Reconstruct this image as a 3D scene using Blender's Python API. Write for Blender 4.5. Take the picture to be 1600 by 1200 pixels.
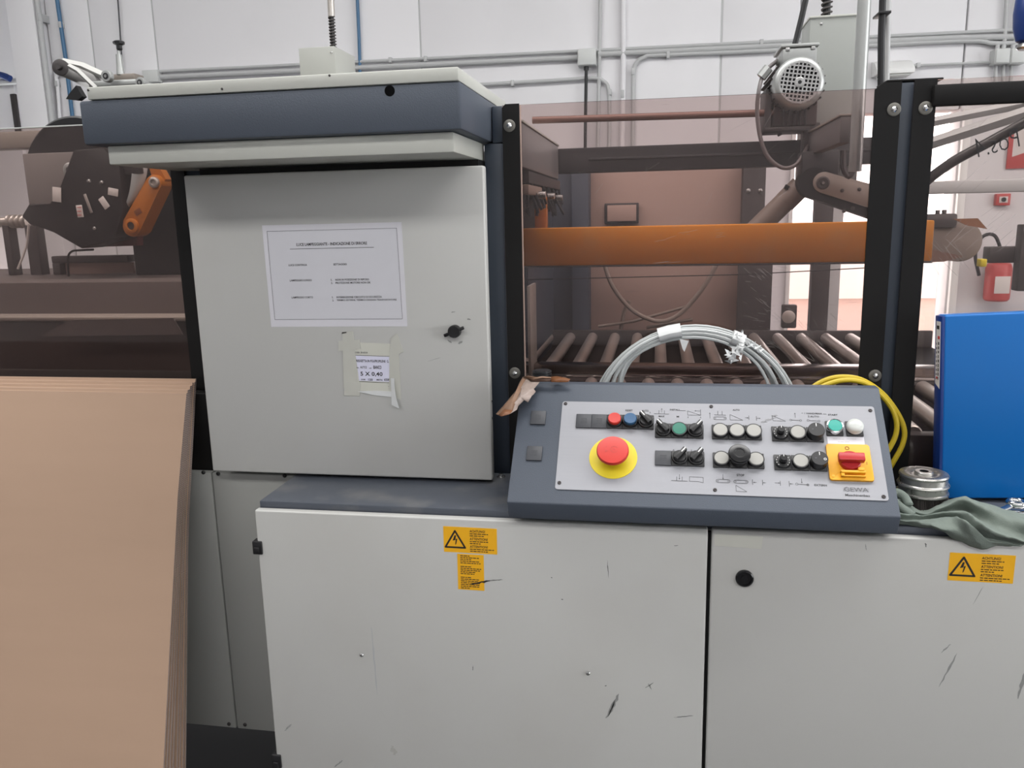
import bpy, bmesh, math, random
from math import sin, cos, pi, radians
from mathutils import Matrix, Vector, Euler

random.seed(7)
for o in list(bpy.data.objects):
    bpy.data.objects.remove(o)
SC = bpy.context.scene
COL = SC.collection

# ------------------------------------------------------------------ camera, world, lights, exposure
CAM_H = 1.55
YAW, PIT, ROL, FPX = radians(10.148), radians(11.526), radians(-1.306), 1281.0
_f = Vector((-sin(YAW), cos(YAW), 0)); _r = Vector((cos(YAW), sin(YAW), 0)); _u = Vector((0, 0, 1))
_f2 = _f * cos(PIT) - _u * sin(PIT); _u2 = _u * cos(PIT) + _f * sin(PIT)
_r3 = _r * cos(ROL) + _u2 * sin(ROL); _u3 = _u2 * cos(ROL) - _r * sin(ROL)
cam = bpy.data.objects.new('camera', bpy.data.cameras.new('camera'))
COL.objects.link(cam)
cam.data.sensor_width = 36.0
cam.data.lens = FPX / 1600 * 36.0
cam.data.clip_start = 0.02
cam.matrix_world = Matrix(((_r3.x, _u3.x, -_f2.x, 0), (_r3.y, _u3.y, -_f2.y, 0), (_r3.z, _u3.z, -_f2.z, CAM_H), (0, 0, 0, 1)))
SC.camera = cam


def P(x, y, Y):
    """world point on the vertical plane at depth Y that the photograph shows at pixel x, y"""
    d = _r3 * ((x - 800) / FPX) - _u3 * ((y - 600) / FPX) + _f2
    return Vector((0, 0, CAM_H)) + d * (Y / d.y)


def PZ(x, y, Z):
    d = _r3 * ((x - 800) / FPX) - _u3 * ((y - 600) / FPX) + _f2
    return Vector((0, 0, CAM_H)) + d * ((Z - CAM_H) / d.z)


W = bpy.data.worlds.new('sky')
SC.world = W
W.use_nodes = True
W.node_tree.nodes['Background'].inputs[0].default_value = (0.98, 0.99, 1.0, 1)
W.node_tree.nodes['Background'].inputs[1].default_value = 6.0


def area(name, loc, rot, sx, sy, power, col=(1, 1, 1)):
    l = bpy.data.lights.new(name, 'AREA')
    l.shape = 'RECTANGLE'; l.size = sx; l.size_y = sy; l.energy = power; l.color = col
    o = bpy.data.objects.new(name, l); COL.objects.link(o)
    o.location = loc; o.rotation_euler = rot
    return o


area('ceiling_lamp_row', (-0.6, 1.6, 5.2), (0, 0, 0), 11, 1.2, 400, (1.0, 0.985, 0.97))
area('ceiling_lamp_row', (-0.3, -3.0, 5.2), (0, 0, 0), 11, 1.2, 310, (1.0, 0.985, 0.97))

VS = SC.view_settings
VS.view_transform = 'Standard'; VS.look = 'None'; VS.exposure = 0.10; VS.gamma = 1.0; VS.use_curve_mapping = False
SC.display_settings.display_device = 'sRGB'
SC.cycles.max_bounces = 10; SC.cycles.diffuse_bounces = 4; SC.cycles.glossy_bounces = 4
SC.cycles.transparent_max_bounces = 20; SC.cycles.caustics_reflective = False; SC.cycles.caustics_refractive = False
SC.cycles.sample_clamp_indirect = 6.0


# ------------------------------------------------------------------ materials
def lin(c):
    return tuple(((v / 255) / 12.92 if v / 255 <= 0.04045 else ((v / 255 + 0.055) / 1.055) ** 2.4) for v in c) + (1.0,)


MATS = {}


def mat(name, rgb, rough=0.5, metal=0.0, var=0.0, vscale=6.0, bump=0.0, bscale=300.0, rvar=0.0, spec=0.5, stretch=None, dirt=None, dscale=3.0, damt=0.4, coat=0.0):
    """principled paint with procedural variation: var = brightness noise, bump = fine relief, dirt = second colour in patches"""
    m = bpy.data.materials.new(name); m.use_nodes = True
    nt = m.node_tree; b = nt.nodes['Principled BSDF']
    b.inputs['Roughness'].default_value = rough; b.inputs['Metallic'].default_value = metal
    b.inputs['Specular IOR Level'].default_value = spec
    b.inputs['Coat Weight'].default_value = coat
    b.inputs['Base Color'].default_value = lin(rgb)
    tc = nt.nodes.new('ShaderNodeTexCoord'); src = tc.outputs['Object']
    if stretch:
        mp = nt.nodes.new('ShaderNodeMapping'); mp.inputs['Scale'].default_value = stretch
        nt.links.new(src, mp.inputs['Vector']); src = mp.outputs['Vector']

    def noise(scale, detail=4):
        n = nt.nodes.new('ShaderNodeTexNoise'); n.inputs['Scale'].default_value = scale; n.inputs['Detail'].default_value = detail
        nt.links.new(src, n.inputs['Vector']); return n.outputs['Fac']
    if var or dirt:
        mx = nt.nodes.new('ShaderNodeMix'); mx.data_type = 'RGBA'
        base = lin(rgb)
        mx.inputs['A'].default_value = tuple(v * (1 - var) for v in base[:3]) + (1,)
        mx.inputs['B'].default_value = tuple(min(1, v * (1 + var)) for v in base[:3]) + (1,)
        nt.links.new(noise(vscale), mx.inputs['Factor'])
        out = mx.outputs['Result']
        if dirt:
            rmp = nt.nodes.new('ShaderNodeMapRange'); rmp.inputs['From Min'].default_value = 0.52; rmp.inputs['From Max'].default_value = 0.75
            rmp.inputs['To Max'].default_value = damt
            nt.links.new(noise(dscale, 6), rmp.inputs['Value'])
            m2 = nt.nodes.new('ShaderNodeMix'); m2.data_type = 'RGBA'
            nt.links.new(rmp.outputs['Result'], m2.inputs['Factor'])
            nt.links.new(out, m2.inputs['A']); m2.inputs['B'].default_value = lin(dirt)
            out = m2.outputs['Result']
        nt.links.new(out, b.inputs['Base Color'])
    if rvar:
        rr = nt.nodes.new('ShaderNodeMapRange'); rr.inputs['To Min'].default_value = max(0, rough - rvar); rr.inputs['To Max'].default_value = min(1, rough + rvar)
        nt.links.new(noise(vscale * 2), rr.inputs['Value']); nt.links.new(rr.outputs['Result'], b.inputs['Roughness'])
    if bump:
        bp = nt.nodes.new('ShaderNodeBump'); bp.inputs['Strength'].default_value = bump; bp.inputs['Distance'].default_value = 0.001
        nt.links.new(noise(bscale, 2), bp.inputs['Height']); nt.links.new(bp.outputs['Normal'], b.inputs['Normal'])
    MATS[name] = m
    return m


def tinted(name, tint, dust=0.03, dustcol=(150, 130, 125), scratch=0.0):
    m = bpy.data.materials.new(name); m.use_nodes = True; nt = m.node_tree; nt.nodes.clear()
    out = nt.nodes.new('ShaderNodeOutputMaterial')
    tr = nt.nodes.new('ShaderNodeBsdfTransparent'); tr.inputs[0].default_value = tuple(tint) + (1,)
    gl = nt.nodes.new('ShaderNodeBsdfGlossy'); gl.inputs['Roughness'].default_value = 0.03
    di = nt.nodes.new('ShaderNodeBsdfDiffuse'); di.inputs[0].default_value = lin(dustcol)
    fr = nt.nodes.new('ShaderNodeFresnel'); fr.inputs[0].default_value = 1.4
    m1 = nt.nodes.new('ShaderNodeMixShader'); m2 = nt.nodes.new('ShaderNodeMixShader')
    tc = nt.nodes.new('ShaderNodeTexCoord')
    n = nt.nodes.new('ShaderNodeTexNoise'); n.inputs['Scale'].default_value = 5; n.inputs['Detail'].default_value = 5
    nt.links.new(tc.outputs['Object'], n.inputs['Vector'])
    mr = nt.nodes.new('ShaderNodeMapRange'); mr.inputs['To Min'].default_value = dust * 0.4; mr.inputs['To Max'].default_value = dust * 1.8
    nt.links.new(n.outputs['Fac'], mr.inputs['Value'])
    fac = mr.outputs['Result']
    if scratch:
        mp = nt.nodes.new('ShaderNodeMapping'); mp.inputs['Rotation'].default_value = (0, radians(35), 0); mp.inputs['Scale'].default_value = (6, 6, 150)
        nt.links.new(tc.outputs['Object'], mp.inputs['Vector'])
        n2 = nt.nodes.new('ShaderNodeTexNoise'); n2.inputs['Scale'].default_value = 2.0; n2.inputs['Detail'].default_value = 2
        nt.links.new(mp.outputs['Vector'], n2.inputs['Vector'])
        m3 = nt.nodes.new('ShaderNodeMapRange'); m3.inputs['From Min'].default_value = 0.72; m3.inputs['From Max'].default_value = 0.80; m3.inputs['To Max'].default_value = scratch
        nt.links.new(n2.outputs['Fac'], m3.inputs['Value'])
        ad = nt.nodes.new('ShaderNodeMath'); ad.operation = 'ADD'
        nt.links.new(fac, ad.inputs[0]); nt.links.new(m3.outputs['Result'], ad.inputs[1]); fac = ad.outputs[0]
    nt.links.new(fr.outputs[0], m1.inputs[0]); nt.links.new(tr.outputs[0], m1.inputs[1]); nt.links.new(gl.outputs[0], m1.inputs[2])
    nt.links.new(fac, m2.inputs[0]); nt.links.new(m1.outputs[0], m2.inputs[1]); nt.links.new(di.outputs[0], m2.inputs[2])
    nt.links.new(m2.outputs[0], out.inputs[0])
    MATS[name] = m
    return m


GREY = mat('light grey machine paint', (184, 184, 181), 0.42, var=0.03, vscale=2.2, bump=0.12, bscale=900, dirt=(150, 142, 132), dscale=2.6, damt=0.16)
GREY2 = mat('grey cladding paint', (158, 159, 155), 0.45, var=0.03, vscale=2.0, bump=0.1, bscale=900)
HOODGREY = mat('pale grey cap paint', (187, 188, 181), 0.42, var=0.02, bump=0.08, bscale=700)
BLUEGREY = mat('blue grey structured paint', (72, 79, 90), 0.52, var=0.03, vscale=3, bump=0.35, bscale=520)
TABLE = mat('worn blue grey table paint', (76, 81, 90), 0.38, var=0.05, vscale=6, bump=0.2, bscale=420, dirt=(128, 126, 122), dscale=9, damt=0.55, rvar=0.1)
DARKBLUE = mat('dark blue frame paint', (56, 64, 76), 0.45, var=0.03, bump=0.1, bscale=500)
BLACK = mat('black plastic', (24, 24, 26), 0.42, var=0.05)
BLACKMAT = mat('matt black strip', (20, 19, 19), 0.55, var=0.06, vscale=9, spec=0.25)
BLACKGL = mat('glossy black plastic', (20, 20, 22), 0.25)
PLUG = mat('dark grey plastic', (58, 60, 65), 0.5, var=0.03)
STEEL = mat('bright steel', (190, 190, 188), 0.28, 1.0, var=0.06, vscale=30, rvar=0.08)
CHROME = mat('polished steel', (205, 205, 205), 0.14, 1.0, var=0.05, vscale=20, rvar=0.06)
ZINC = mat('zinc roller steel', (198, 192, 186), 0.36, 0.75, var=0.08, vscale=14, rvar=0.1)
ALU = mat('brushed aluminium plate', (150, 151, 156), 0.6, 0.2, var=0.03, vscale=5, stretch=(2, 60, 60), rvar=0.08)
CASTALU = mat('cast aluminium', (176, 178, 176), 0.38, 0.6, var=0.05, vscale=14, bump=0.1)
DARKSTEEL = mat('dark machine steel', (66, 62, 62), 0.5, 0.3, var=0.12, vscale=8)
BLACKBEAM = mat('black painted beam', (46, 46, 48), 0.5, var=0.1, vscale=9)
INNER = mat('dark machine interior', (26, 24, 24), 0.65, var=0.15, vscale=5, spec=0.3)
BEDBROWN = mat('dark brown grey bed', (92, 84, 82), 0.5, var=0.1, vscale=3)
ORANGE2 = mat('dull orange arm paint', (176, 102, 22), 0.45, var=0.1, vscale=8)
ORANGE = mat('orange machine paint', (212, 134, 20), 0.42, var=0.08, vscale=5, dirt=(196, 150, 96), dscale=10, damt=0.35)
WALLW = mat('white wall paint', (230, 229, 231), 0.7, var=0.015, vscale=1.2, bump=0.05, bscale=80, dirt=(205, 205, 206), dscale=0.9, damt=0.3)
CONDUIT = mat('grey conduit plastic', (186, 187, 187), 0.45, var=0.04)
PALEBOX = mat('pale grey plastic box', (203, 205, 203), 0.45)
FLOORM = mat('worn factory floor', (66, 66, 67), 0.6, var=0.12, vscale=2.5, bump=0.1, bscale=60)
YARDG = mat('brown yard ground', (138, 114, 104), 0.9, var=0.15, vscale=1.5)
YARD = mat('pale yard wall', (226, 220, 214), 0.8, var=0.08, vscale=1.5)
ROOFM = mat('pale roof sheet', (200, 200, 200), 0.7, var=0.03)
BLUEPIPE = mat('blue air line plastic', (62, 106, 142), 0.4, var=0.05)
BLUEBOX = mat('glossy blue board', (0, 99, 174), 0.32, var=0.04, vscale=2.5, spec=0.4)
BLUESPINE = mat('dark blue board', (20, 52, 118), 0.35, var=0.05)
RED = mat('signal red plastic', (194, 48, 38), 0.4)
RED2 = mat('deep red plastic', (172, 34, 38), 0.38)
REDFAINT = mat('fire red paint', (188, 72, 70), 0.4)
YEL = mat('yellow plastic', (214, 194, 30), 0.45, var=0.03)
YEL2 = mat('golden yellow plastic', (226, 162, 28), 0.42, var=0.03)
STICK = mat('warning yellow film', (240, 178, 34), 0.35, var=0.04, vscale=12)
YELHOSE = mat('yellow hose', (204, 178, 44), 0.4, var=0.05, vscale=40)
GREEN = mat('green plastic', (26, 112, 92), 0.4)
TEAL = mat('teal plastic', (34, 152, 138), 0.35)
BLUEBTN = mat('blue plastic', (34, 82, 122), 0.4)
WHITEBTN = mat('ivory white plastic', (158, 157, 152), 0.42, var=0.04, vscale=60)
WHITEGL = mat('white lens plastic', (196, 199, 195), 0.25)
INK = mat('dark print ink', (34, 32, 34), 0.6)
INKGREY = mat('faded print ink', (78, 78, 82), 0.6)
INKRED = mat('red print ink', (196, 60, 60), 0.6)
PAPER = mat('white paper', (208, 207, 213), 0.7, var=0.02, vscale=7)
PAPER2 = mat('bright label paper', (214, 214, 232), 0.6, var=0.02)
TAPE = mat('yellowed clear tape', (190, 190, 182), 0.3, var=0.05, vscale=30)
TAPE2 = mat('white plastic tape', (212, 214, 214), 0.35, var=0.06, vscale=40)
WHITEPAINT = mat('white stroke paint', (232, 232, 230), 0.5)
SCUFF = mat('black rubber scuff', (104, 104, 103), 0.8, var=0.5, vscale=90)
SCUFF2 = mat('grey scrape', (138, 139, 137), 0.8, var=0.2, vscale=120)
STRAP = mat('white strapping plastic', (186, 190, 190), 0.35, var=0.05, vscale=30)
BROWNTAPE = mat('brown paper tape', (150, 132, 120), 0.55, var=0.2, vscale=35, bump=0.4, bscale=160)
BROWNTAPE2 = mat('brown tape adhesive side', (128, 84, 54), 0.45, var=0.12, vscale=30)
CARD = mat('corrugated cardboard face', (166, 139, 118), 0.75, var=0.035, vscale=3, stretch=(1, 1, 8), bump=0.06, bscale=200)
BOARD = mat('brown fibre board', (164, 140, 130), 0.7, var=0.04, vscale=4)
CLOTH = mat('grey green cotton rag', (116, 125, 118), 0.95, var=0.12, vscale=22, bump=0.6, bscale=420, spec=0.1)
BRISTLE = mat('crimped steel wire', (60, 56, 54), 0.45, 0.6, var=0.3, vscale=200)
TANK = mat('grey rubber belt arm', (124, 112, 104), 0.55, var=0.08, vscale=6)
ARMPLATE = mat('dusty grey arm plate', (150, 142, 134), 0.5, 0.2, var=0.08, vscale=9)
LABELW = mat('off white label', (214, 208, 204), 0.6)
TINT = tinted('smoked acrylic', (0.835, 0.76, 0.745), 0.022, scratch=0.25)
TINTL = tinted('smoked acrylic dusty', (0.84, 0.775, 0.75), 0.04, scratch=0.12)
TINTR = tinted('clearer smoked acrylic', (0.90, 0.845, 0.825), 0.03, scratch=0.3)


def card_edge():
    m = bpy.data.materials.new('corrugated cardboard edge'); m.use_nodes = True; nt = m.node_tree; b = nt.nodes['Principled BSDF']
    b.inputs['Roughness'].default_value = 0.9
    tc = nt.nodes.new('ShaderNodeTexCoord'); wv = nt.nodes.new('ShaderNodeTexWave'); wv.bands_direction = 'Z'
    wv.inputs['Scale'].default_value = 75; wv.inputs['Distortion'].default_value = 4.0; wv.inputs['Detail'].default_value = 1
    nt.links.new(tc.outputs['Object'], wv.inputs['Vector'])
    mx = nt.nodes.new('ShaderNodeMix'); mx.data_type = 'RGBA'
    mx.inputs['A'].default_value = lin((112, 98, 92)); mx.inputs['B'].default_value = lin((152, 136, 129))
    nt.links.new(wv.outputs['Fac'], mx.inputs['Factor']); nt.links.new(mx.outputs['Result'], b.inputs['Base Color'])
    return m


CARDEDGE = card_edge()


# ------------------------------------------------------------------ mesh builder
TEXTS = {}


def prep_texts(strings):
    obs = []
    for s in strings:
        cu = bpy.data.curves.new('t', 'FONT'); cu.body = s; cu.size = 1.0; cu.resolution_u = 2; cu.offset = 0.018 if s != 'Pos.4' else -0.012
        o = bpy.data.objects.new('t', cu); COL.objects.link(o); obs.append((s, o, cu))
    dg = bpy.context.evaluated_depsgraph_get(); dg.update()
    for s, o, cu in obs:
        ev = o.evaluated_get(dg); me = ev.to_mesh()
        vs = [tuple(v.co) for v in me.vertices]; fs = [tuple(p.vertices) for p in me.polygons]
        xs = [v[0] for v in vs] or [0, 1]; ys = [v[1] for v in vs] or [0, 1]
        TEXTS[s] = (vs, fs, min(xs), max(xs), min(ys), max(ys))
        ev.to_mesh_clear()
    for s, o, cu in obs:
        bpy.data.objects.remove(o); bpy.data.curves.remove(cu)


class MB:
    def __init__(self):
        self.bm = bmesh.new()

    def _new(self, mark_v, mark_f, mi, M=None):
        for f in self.bm.faces:
            if f not in mark_f:
                f.material_index = mi

    def add(self, vs, fs, mi=0, M=None):
        bv = [self.bm.verts.new((M @ Vector(v)) if M else v) for v in vs]
        for f in fs:
            try:
                nf = self.bm.faces.new([bv[i] for i in f]); nf.material_index = mi
            except ValueError:
                pass
        return bv

    def box(self, a, b, bev=0.0, mi=0, M=None, seg=2):
        x0, x1 = sorted((a[0], b[0])); y0, y1 = sorted((a[1], b[1])); z0, z1 = sorted((a[2], b[2]))
        t = bmesh.new()
        vs = [t.verts.new(p) for p in ((x0, y0, z0), (x1, y0, z0), (x1, y1, z0), (x0, y1, z0), (x0, y0, z1), (x1, y0, z1), (x1, y1, z1), (x0, y1, z1))]
        for f in ((0, 3, 2, 1), (4, 5, 6, 7), (0, 1, 5, 4), (1, 2, 6, 5), (2, 3, 7, 6), (3, 0, 4, 7)):
            t.faces.new([vs[i] for i in f])
        if bev > 0:
            bev = min(bev, 0.49 * min(x1 - x0, y1 - y0, z1 - z0))
            bmesh.ops.bevel(t, geom=t.edges[:], offset=bev, segments=seg, affect='EDGES', profile=0.5)
        self.merge(t, mi, M)
        return self

    def merge(self, t, mi=0, M=None):
        t.verts.index_update()
        self.add([v.co.copy() for v in t.verts], [[v.index for v in f.verts] for f in t.faces], mi, M)
        t.free()

    def lathe(self, prof, c=(0, 0, 0), axis=(0, 0, 1), n=32, mi=0, M=None, cap=True):
        """prof: (radius, height) from bottom to top, turned about axis through c"""
        q = Vector((0, 0, 1)).rotation_difference(Vector(axis).normalized()).to_matrix().to_4x4()
        T = Matrix.Translation(Vector(c)) @ q
        if M:
            T = M @ T
        vs, fs = [], []
        for r, h in prof:
            for k in range(n):
                a = 2 * pi * k / n; vs.append((r * cos(a), r * sin(a), h))
        for i in range(len(prof) - 1):
            for k in range(n):
                k2 = (k + 1) % n
                fs.append((i * n + k, i * n + k2, (i + 1) * n + k2, (i + 1) * n + k))
        if cap:
            fs.append(tuple(reversed(range(n)))); fs.append(tuple((len(prof) - 1) * n + k for k in range(n)))
        self.add(vs, fs, mi, T)
        return self

    def cyl(self, p0, p1, r, n=20, mi=0, M=None, bev=0.0, r1=None):
        p0, p1 = Vector(p0), Vector(p1); L = (p1 - p0).length; r1 = r if r1 is None else r1
        if bev:
            prof = [(r - bev, 0), (r, bev), (r1, L - bev), (r1 - bev, L)]
        else:
            prof = [(r, 0), (r1, L)]
        return self.lathe(prof, p0, p1 - p0, n, mi, M)

    def tube(self, pts, r, n=10, mi=0, smooth=0, M=None, closed=False, flat=None):
        pts = [Vector(p) for p in pts]
        if smooth:
            pts = spline(pts, smooth, closed)
        N = len(pts); vs, fs = [], []
        up = None
        for i, p in enumerate(pts):
            a = pts[(i - 1) % N] if (closed or i > 0) else pts[i]; b = pts[(i + 1) % N] if (closed or i < N - 1) else pts[i]
            t = (b - a).normalized()
            if up is None:
                up = Vector((0, 0, 1)) if abs(t.z) < 0.9 else Vector((0, 1, 0))
            s = t.cross(up).normalized(); up = s.cross(t).normalized()
            for k in range(n):
                an = 2 * pi * k / n
                vs.append(p + s * (r * cos(an)) + up * ((flat or r) * sin(an)))
        m = N if closed else N - 1
        for i in range(m):
            for k in range(n):
                k2 = (k + 1) % n; j = (i + 1) % N
                fs.append((i * n + k, i * n + k2, j * n + k2, j * n + k))
        if not closed:
            fs.append(tuple(reversed(range(n)))); fs.append(tuple((N - 1) * n + k for k in range(n)))
        self.add(vs, fs, mi, M)
        return self

    def prism(self, poly, d0, d1, frame=None, mi=0, bev=0.0):
        """polygon in (a, b), extruded from d0 to d1; frame maps (a, b, d) to the world"""
        t = bmesh.new(); n = len(poly)
        lo = [t.verts.new((p[0], p[1], d0)) for p in poly]; hi = [t.verts.new((p[0], p[1], d1)) for p in poly]
        t.faces.new(list(reversed(lo))); t.faces.new(hi)
        for i in range(n):
            j = (i + 1) % n; t.faces.new((lo[i], lo[j], hi[j], hi[i]))
        if bev:
            bmesh.ops.bevel(t, geom=t.edges[:], offset=bev, segments=2, affect='EDGES', profile=0.5)
        bmesh.ops.recalc_face_normals(t, faces=t.faces[:])
        self.merge(t, mi, frame)
        return self

    def text(self, s, frame, size=None, width=None, height=None, mi=0, align='c', mirror=False, lift=0.0003):
        """flat lettering in the (a, b) plane of frame, centred; width or cap height in metres"""
        vs, fs, x0, x1, y0, y1 = TEXTS[s]
        sy = (height / (y1 - y0)) if height else (width / (x1 - x0))
        sx = (width / (x1 - x0)) if width else sy
        ox = {'c': (x0 + x1) / 2, 'l': x0, 'r': x1}[align]; oy = (y0 + y1) / 2
        k = -1 if mirror else 1
        self.add([(k * (v[0] - ox) * sx, (v[1] - oy) * sy, lift) for v in vs], fs, mi, frame)
        return self

    def bar2(self, p, q, w, frame, mi=0, lift=0.0003):
        """a flat printed stroke from p to q of width w in the plane of frame"""
        p, q = Vector(p), Vector(q); d = (q - p).normalized(); s = Vector((-d.y, d.x)) * w / 2
        self.add([(*(p + s), lift), (*(p - s), lift), (*(q - s), lift), (*(q + s), lift)], [(0, 1, 2, 3)], mi, frame)
        return self

    def poly2(self, pts, frame, mi=0, lift=0.0003):
        self.add([(p[0], p[1], lift) for p in pts], [tuple(range(len(pts)))], mi, frame)
        return self


def spline(pts, k=6, closed=False):
    out = []; n = len(pts)
    rng = range(n) if closed else range(n - 1)
    for i in rng:
        p0 = pts[(i - 1) % n] if (closed or i > 0) else pts[0] * 2 - pts[1]
        p1, p2 = pts[i], pts[(i + 1) % n]
        p3 = pts[(i + 2) % n] if (closed or i + 2 < n) else p2 * 2 - p1
        for j in range(k):
            t = j / k
            out.append(0.5 * ((2 * p1) + (p2 - p0) * t + (2 * p0 - 5 * p1 + 4 * p2 - p3) * t * t + (3 * p1 - p0 - 3 * p2 + p3) * t ** 3))
    if not closed:
        out.append(pts[-1])
    return out


WM = {}


def obj(name, mb, mats, parent=None, world=True, smooth=35, loc=None):
    """link the builder's mesh as ONE object; world=True: coordinates are world ones and become local to the parent's root"""
    bm = mb.bm
    bmesh.ops.remove_doubles(bm, verts=bm.verts[:], dist=1e-6) if False else None
    me = bpy.data.meshes.new(name)
    bm.normal_update(); bm.to_mesh(me); bm.free()
    mats = mats if isinstance(mats, (list, tuple)) else [mats]
    for m in mats:
        me.materials.append(m)
    for p in me.polygons:
        p.use_smooth = smooth > 5
    me.set_sharp_from_angle(angle=radians(smooth))
    o = bpy.data.objects.new(name, me); COL.objects.link(o)
    base = Matrix.Identity(4)
    if parent is not None:
        o.parent = parent; base = WM.get(parent.name, base)
        if world:
            me.transform(base.inverted())
    elif loc is None and world:
        # a thing that is one mesh: put its origin at the middle of its foot
        cs = [v.co for v in me.vertices]
        c = Vector(((min(v.x for v in cs) + max(v.x for v in cs)) / 2, (min(v.y for v in cs) + max(v.y for v in cs)) / 2, min(v.z for v in cs)))
        me.transform(Matrix.Translation(-c)); o.location = c; base = Matrix.Translation(c)
    if loc is not None:
        o.location = loc; base = base @ Matrix.Translation(Vector(loc))
    WM[o.name] = base
    return o


def tag(o, label=None, cat=None, group=None, kind=None):
    if label: o['label'] = label
    if cat: o['category'] = cat
    if group: o['group'] = group
    if kind: o['kind'] = kind
    return o


def thing(name, label, cat, loc=(0, 0, 0), rot=(0, 0, 0), group=None):
    o = bpy.data.objects.new(name, None); COL.objects.link(o)
    o.location = loc; o.rotation_euler = rot; o.empty_display_size = 0.05
    WM[o.name] = Matrix.Translation(Vector(loc)) @ Euler(rot).to_matrix().to_4x4()
    return tag(o, label, cat, group)


def dup(o, parent=None, loc=None, rot=None):
    c = o.copy(); COL.objects.link(c)
    if parent is not None: c.parent = parent
    if loc is not None: c.location = loc
    if rot is not None: c.rotation_euler = rot
    for ch in [x for x in list(bpy.data.objects) if x.parent == o and x != c]:
        dup(ch, c)
    return c


def FR(o, a, b):
    """frame: origin o, unit a and b directions, normal a x b"""
    a, b = Vector(a), Vector(b); n = a.cross(b)
    return Matrix(((a.x, b.x, n.x, o[0]), (a.y, b.y, n.y, o[1]), (a.z, b.z, n.z, o[2]), (0, 0, 0, 1)))


def FXZ(x, y, z, rot=0.0):
    """frame on a vertical front face at depth y, turned by rot degrees"""
    c, s = cos(radians(rot)), sin(radians(rot))
    return FR((x, y, z), (c, 0, s), (-s, 0, c))


prep_texts(['RESET', 'AUTO', 'MAX', 'INSTALL', 'M', '1 HAND/MAN', '2 AUTO', 'START', 'STOP', 'EXTERN', 'GEWA', 'Maschinenbau', '1', '2', '0', 'O', 'I',
            'ACHTUNG!', 'ATTENTION!', 'LUCE LAMPEGGIANTE - INDICAZIONE DI ERRORE', 'LUCE CONTINUA', 'SETTAGGIO', 'LAMPEGGIO LUNGO', 'LAMPEGGIO CORTO',
            '1.', '2.', 'NON IN POSIZIONE DI RIPOSO', 'PROTEZIONE MOTORE NON OK', 'INTERRUZIONE CIRCUITO DI SICUREZZA',
            'TERMICI ESTERNI, TERMICI CINGHIA TRASPORTATORE', 'COD. 2515218', 'REGGETTA IN POLIPROPILENE  G.', 'AUTO2', 'BIANCO', '5 X 0,40', 'DIAM.', '150',
            'METRI', '6500', '7', 'Pos.4', 'mm.', 'col.'])

# ------------------------------------------------------------------ the hall
YW = 6.5                                     # back wall


def struct(name, mb, m, parent=None):
    o = obj(name, mb, m, parent)
    if parent is None: o['kind'] = 'structure'
    return o


struct('floor', MB().box((-11, -6.5, -0.1), (9.5, YW + 0.25, 0)), FLOORM)
struct('ground', MB().box((-4, YW + 0.26, -0.12), (16, 30, -0.02)), YARDG)
struct('ceiling', MB().box((-11, -6.5, 5.5), (9.5, YW + 0.25, 5.6)), ROOFM)
struct('ceiling_recess', MB().box((-11, YW + 0.25, 5.5), (-4.8, 8.2, 5.6)), ROOFM)
struct('wall_recess_side', MB().box((-5.0, YW + 0.25, 0), (-4.9, 8.0, 5.5)), WALLW)
struct('wall_front', MB().box((-11, -6.6, 0), (9.5, -6.5, 5.5)), WALLW)  # unseen wall, added to cut the light coming from the front
struct('wall_left', MB().box((-11.1, -6.5, 0), (-11, 8.2, 5.5)), WALLW)
struct('wall_right', MB().box((9.5, 2.2, 0), (9.6, YW + 0.25, 5.5)).box((9.5, -6.5, 0), (9.6, -4.5, 5.5)).box((9.5, -4.5, 4.2), (9.6, 2.2, 5.5)), WALLW)  # unseen wall, added with an opening that limits the side light
wb = thing('wall_back', None, None); wb['kind'] = 'structure'
DX0, DX1, DZ = 0.985, 2.085, 2.22
seams = [-5.02, -4.62, P(242, 60, YW).x, P(656, 50, YW).x, P(1126, 100, YW).x]
edges = seams + [DX0]
for a, b in zip(edges[:-1], edges[1:]):
    z0 = 0
    obj('wall_panel', MB().box((a + 0.006, YW, z0), (b - 0.006, YW + 0.2, 5.5), 0.008), WALLW, wb)
obj('wall_panel', MB().box((DX0 + 0.006, YW, DZ), (DX1 - 0.006, YW + 0.2, 5.5), 0.008), WALLW, wb)
obj('wall_panel', MB().box((DX1 + 0.006, YW, 0), (5.4, YW + 0.2, 5.5), 0.008), WALLW, wb)
obj('wall_panel', MB().box((5.41, YW, 0), (9.5, YW + 0.2, 5.5), 0.008), WALLW, wb)
obj('backing', MB().box((-5.0, YW + 0.006, 0), (DX0 - 0.02, YW + 0.25, 5.5)).box((DX1 + 0.02, YW + 0.006, 0), (9.4, YW + 0.25, 5.5)).box((DX0, YW + 0.02, DZ + 0.01), (DX1, YW + 0.25, 5.5)), CONDUIT, wb)
# the recess at far left
struct('wall_recess', MB().box((-11, 8.0, 0), (-4.9, 8.2, 5.5)), WALLW)
struct('trim_1', MB().box((-5.28, YW - 0.12, 0), (-5.03, YW + 0.25, 5.5), 0.01), WALLW)
d1 = thing('door_1', None, None); d1['kind'] = 'structure'
obj('door_frame', MB().box((DX1 + 0.02, YW - 0.05, 0), (DX1 + 0.07, YW - 0.002, DZ), 0.004), WHITEPAINT, d1)
obj('door_frame', MB().box((DX0 - 0.03, YW - 0.03, 0), (DX0 - 0.0, YW - 0.002, DZ), 0.004), WHITEPAINT, d1)
obj('mullion', MB().box((1.27, YW + 0.05, 0), (1.36, YW + 0.12, DZ), 0.004), CONDUIT, d1)
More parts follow.
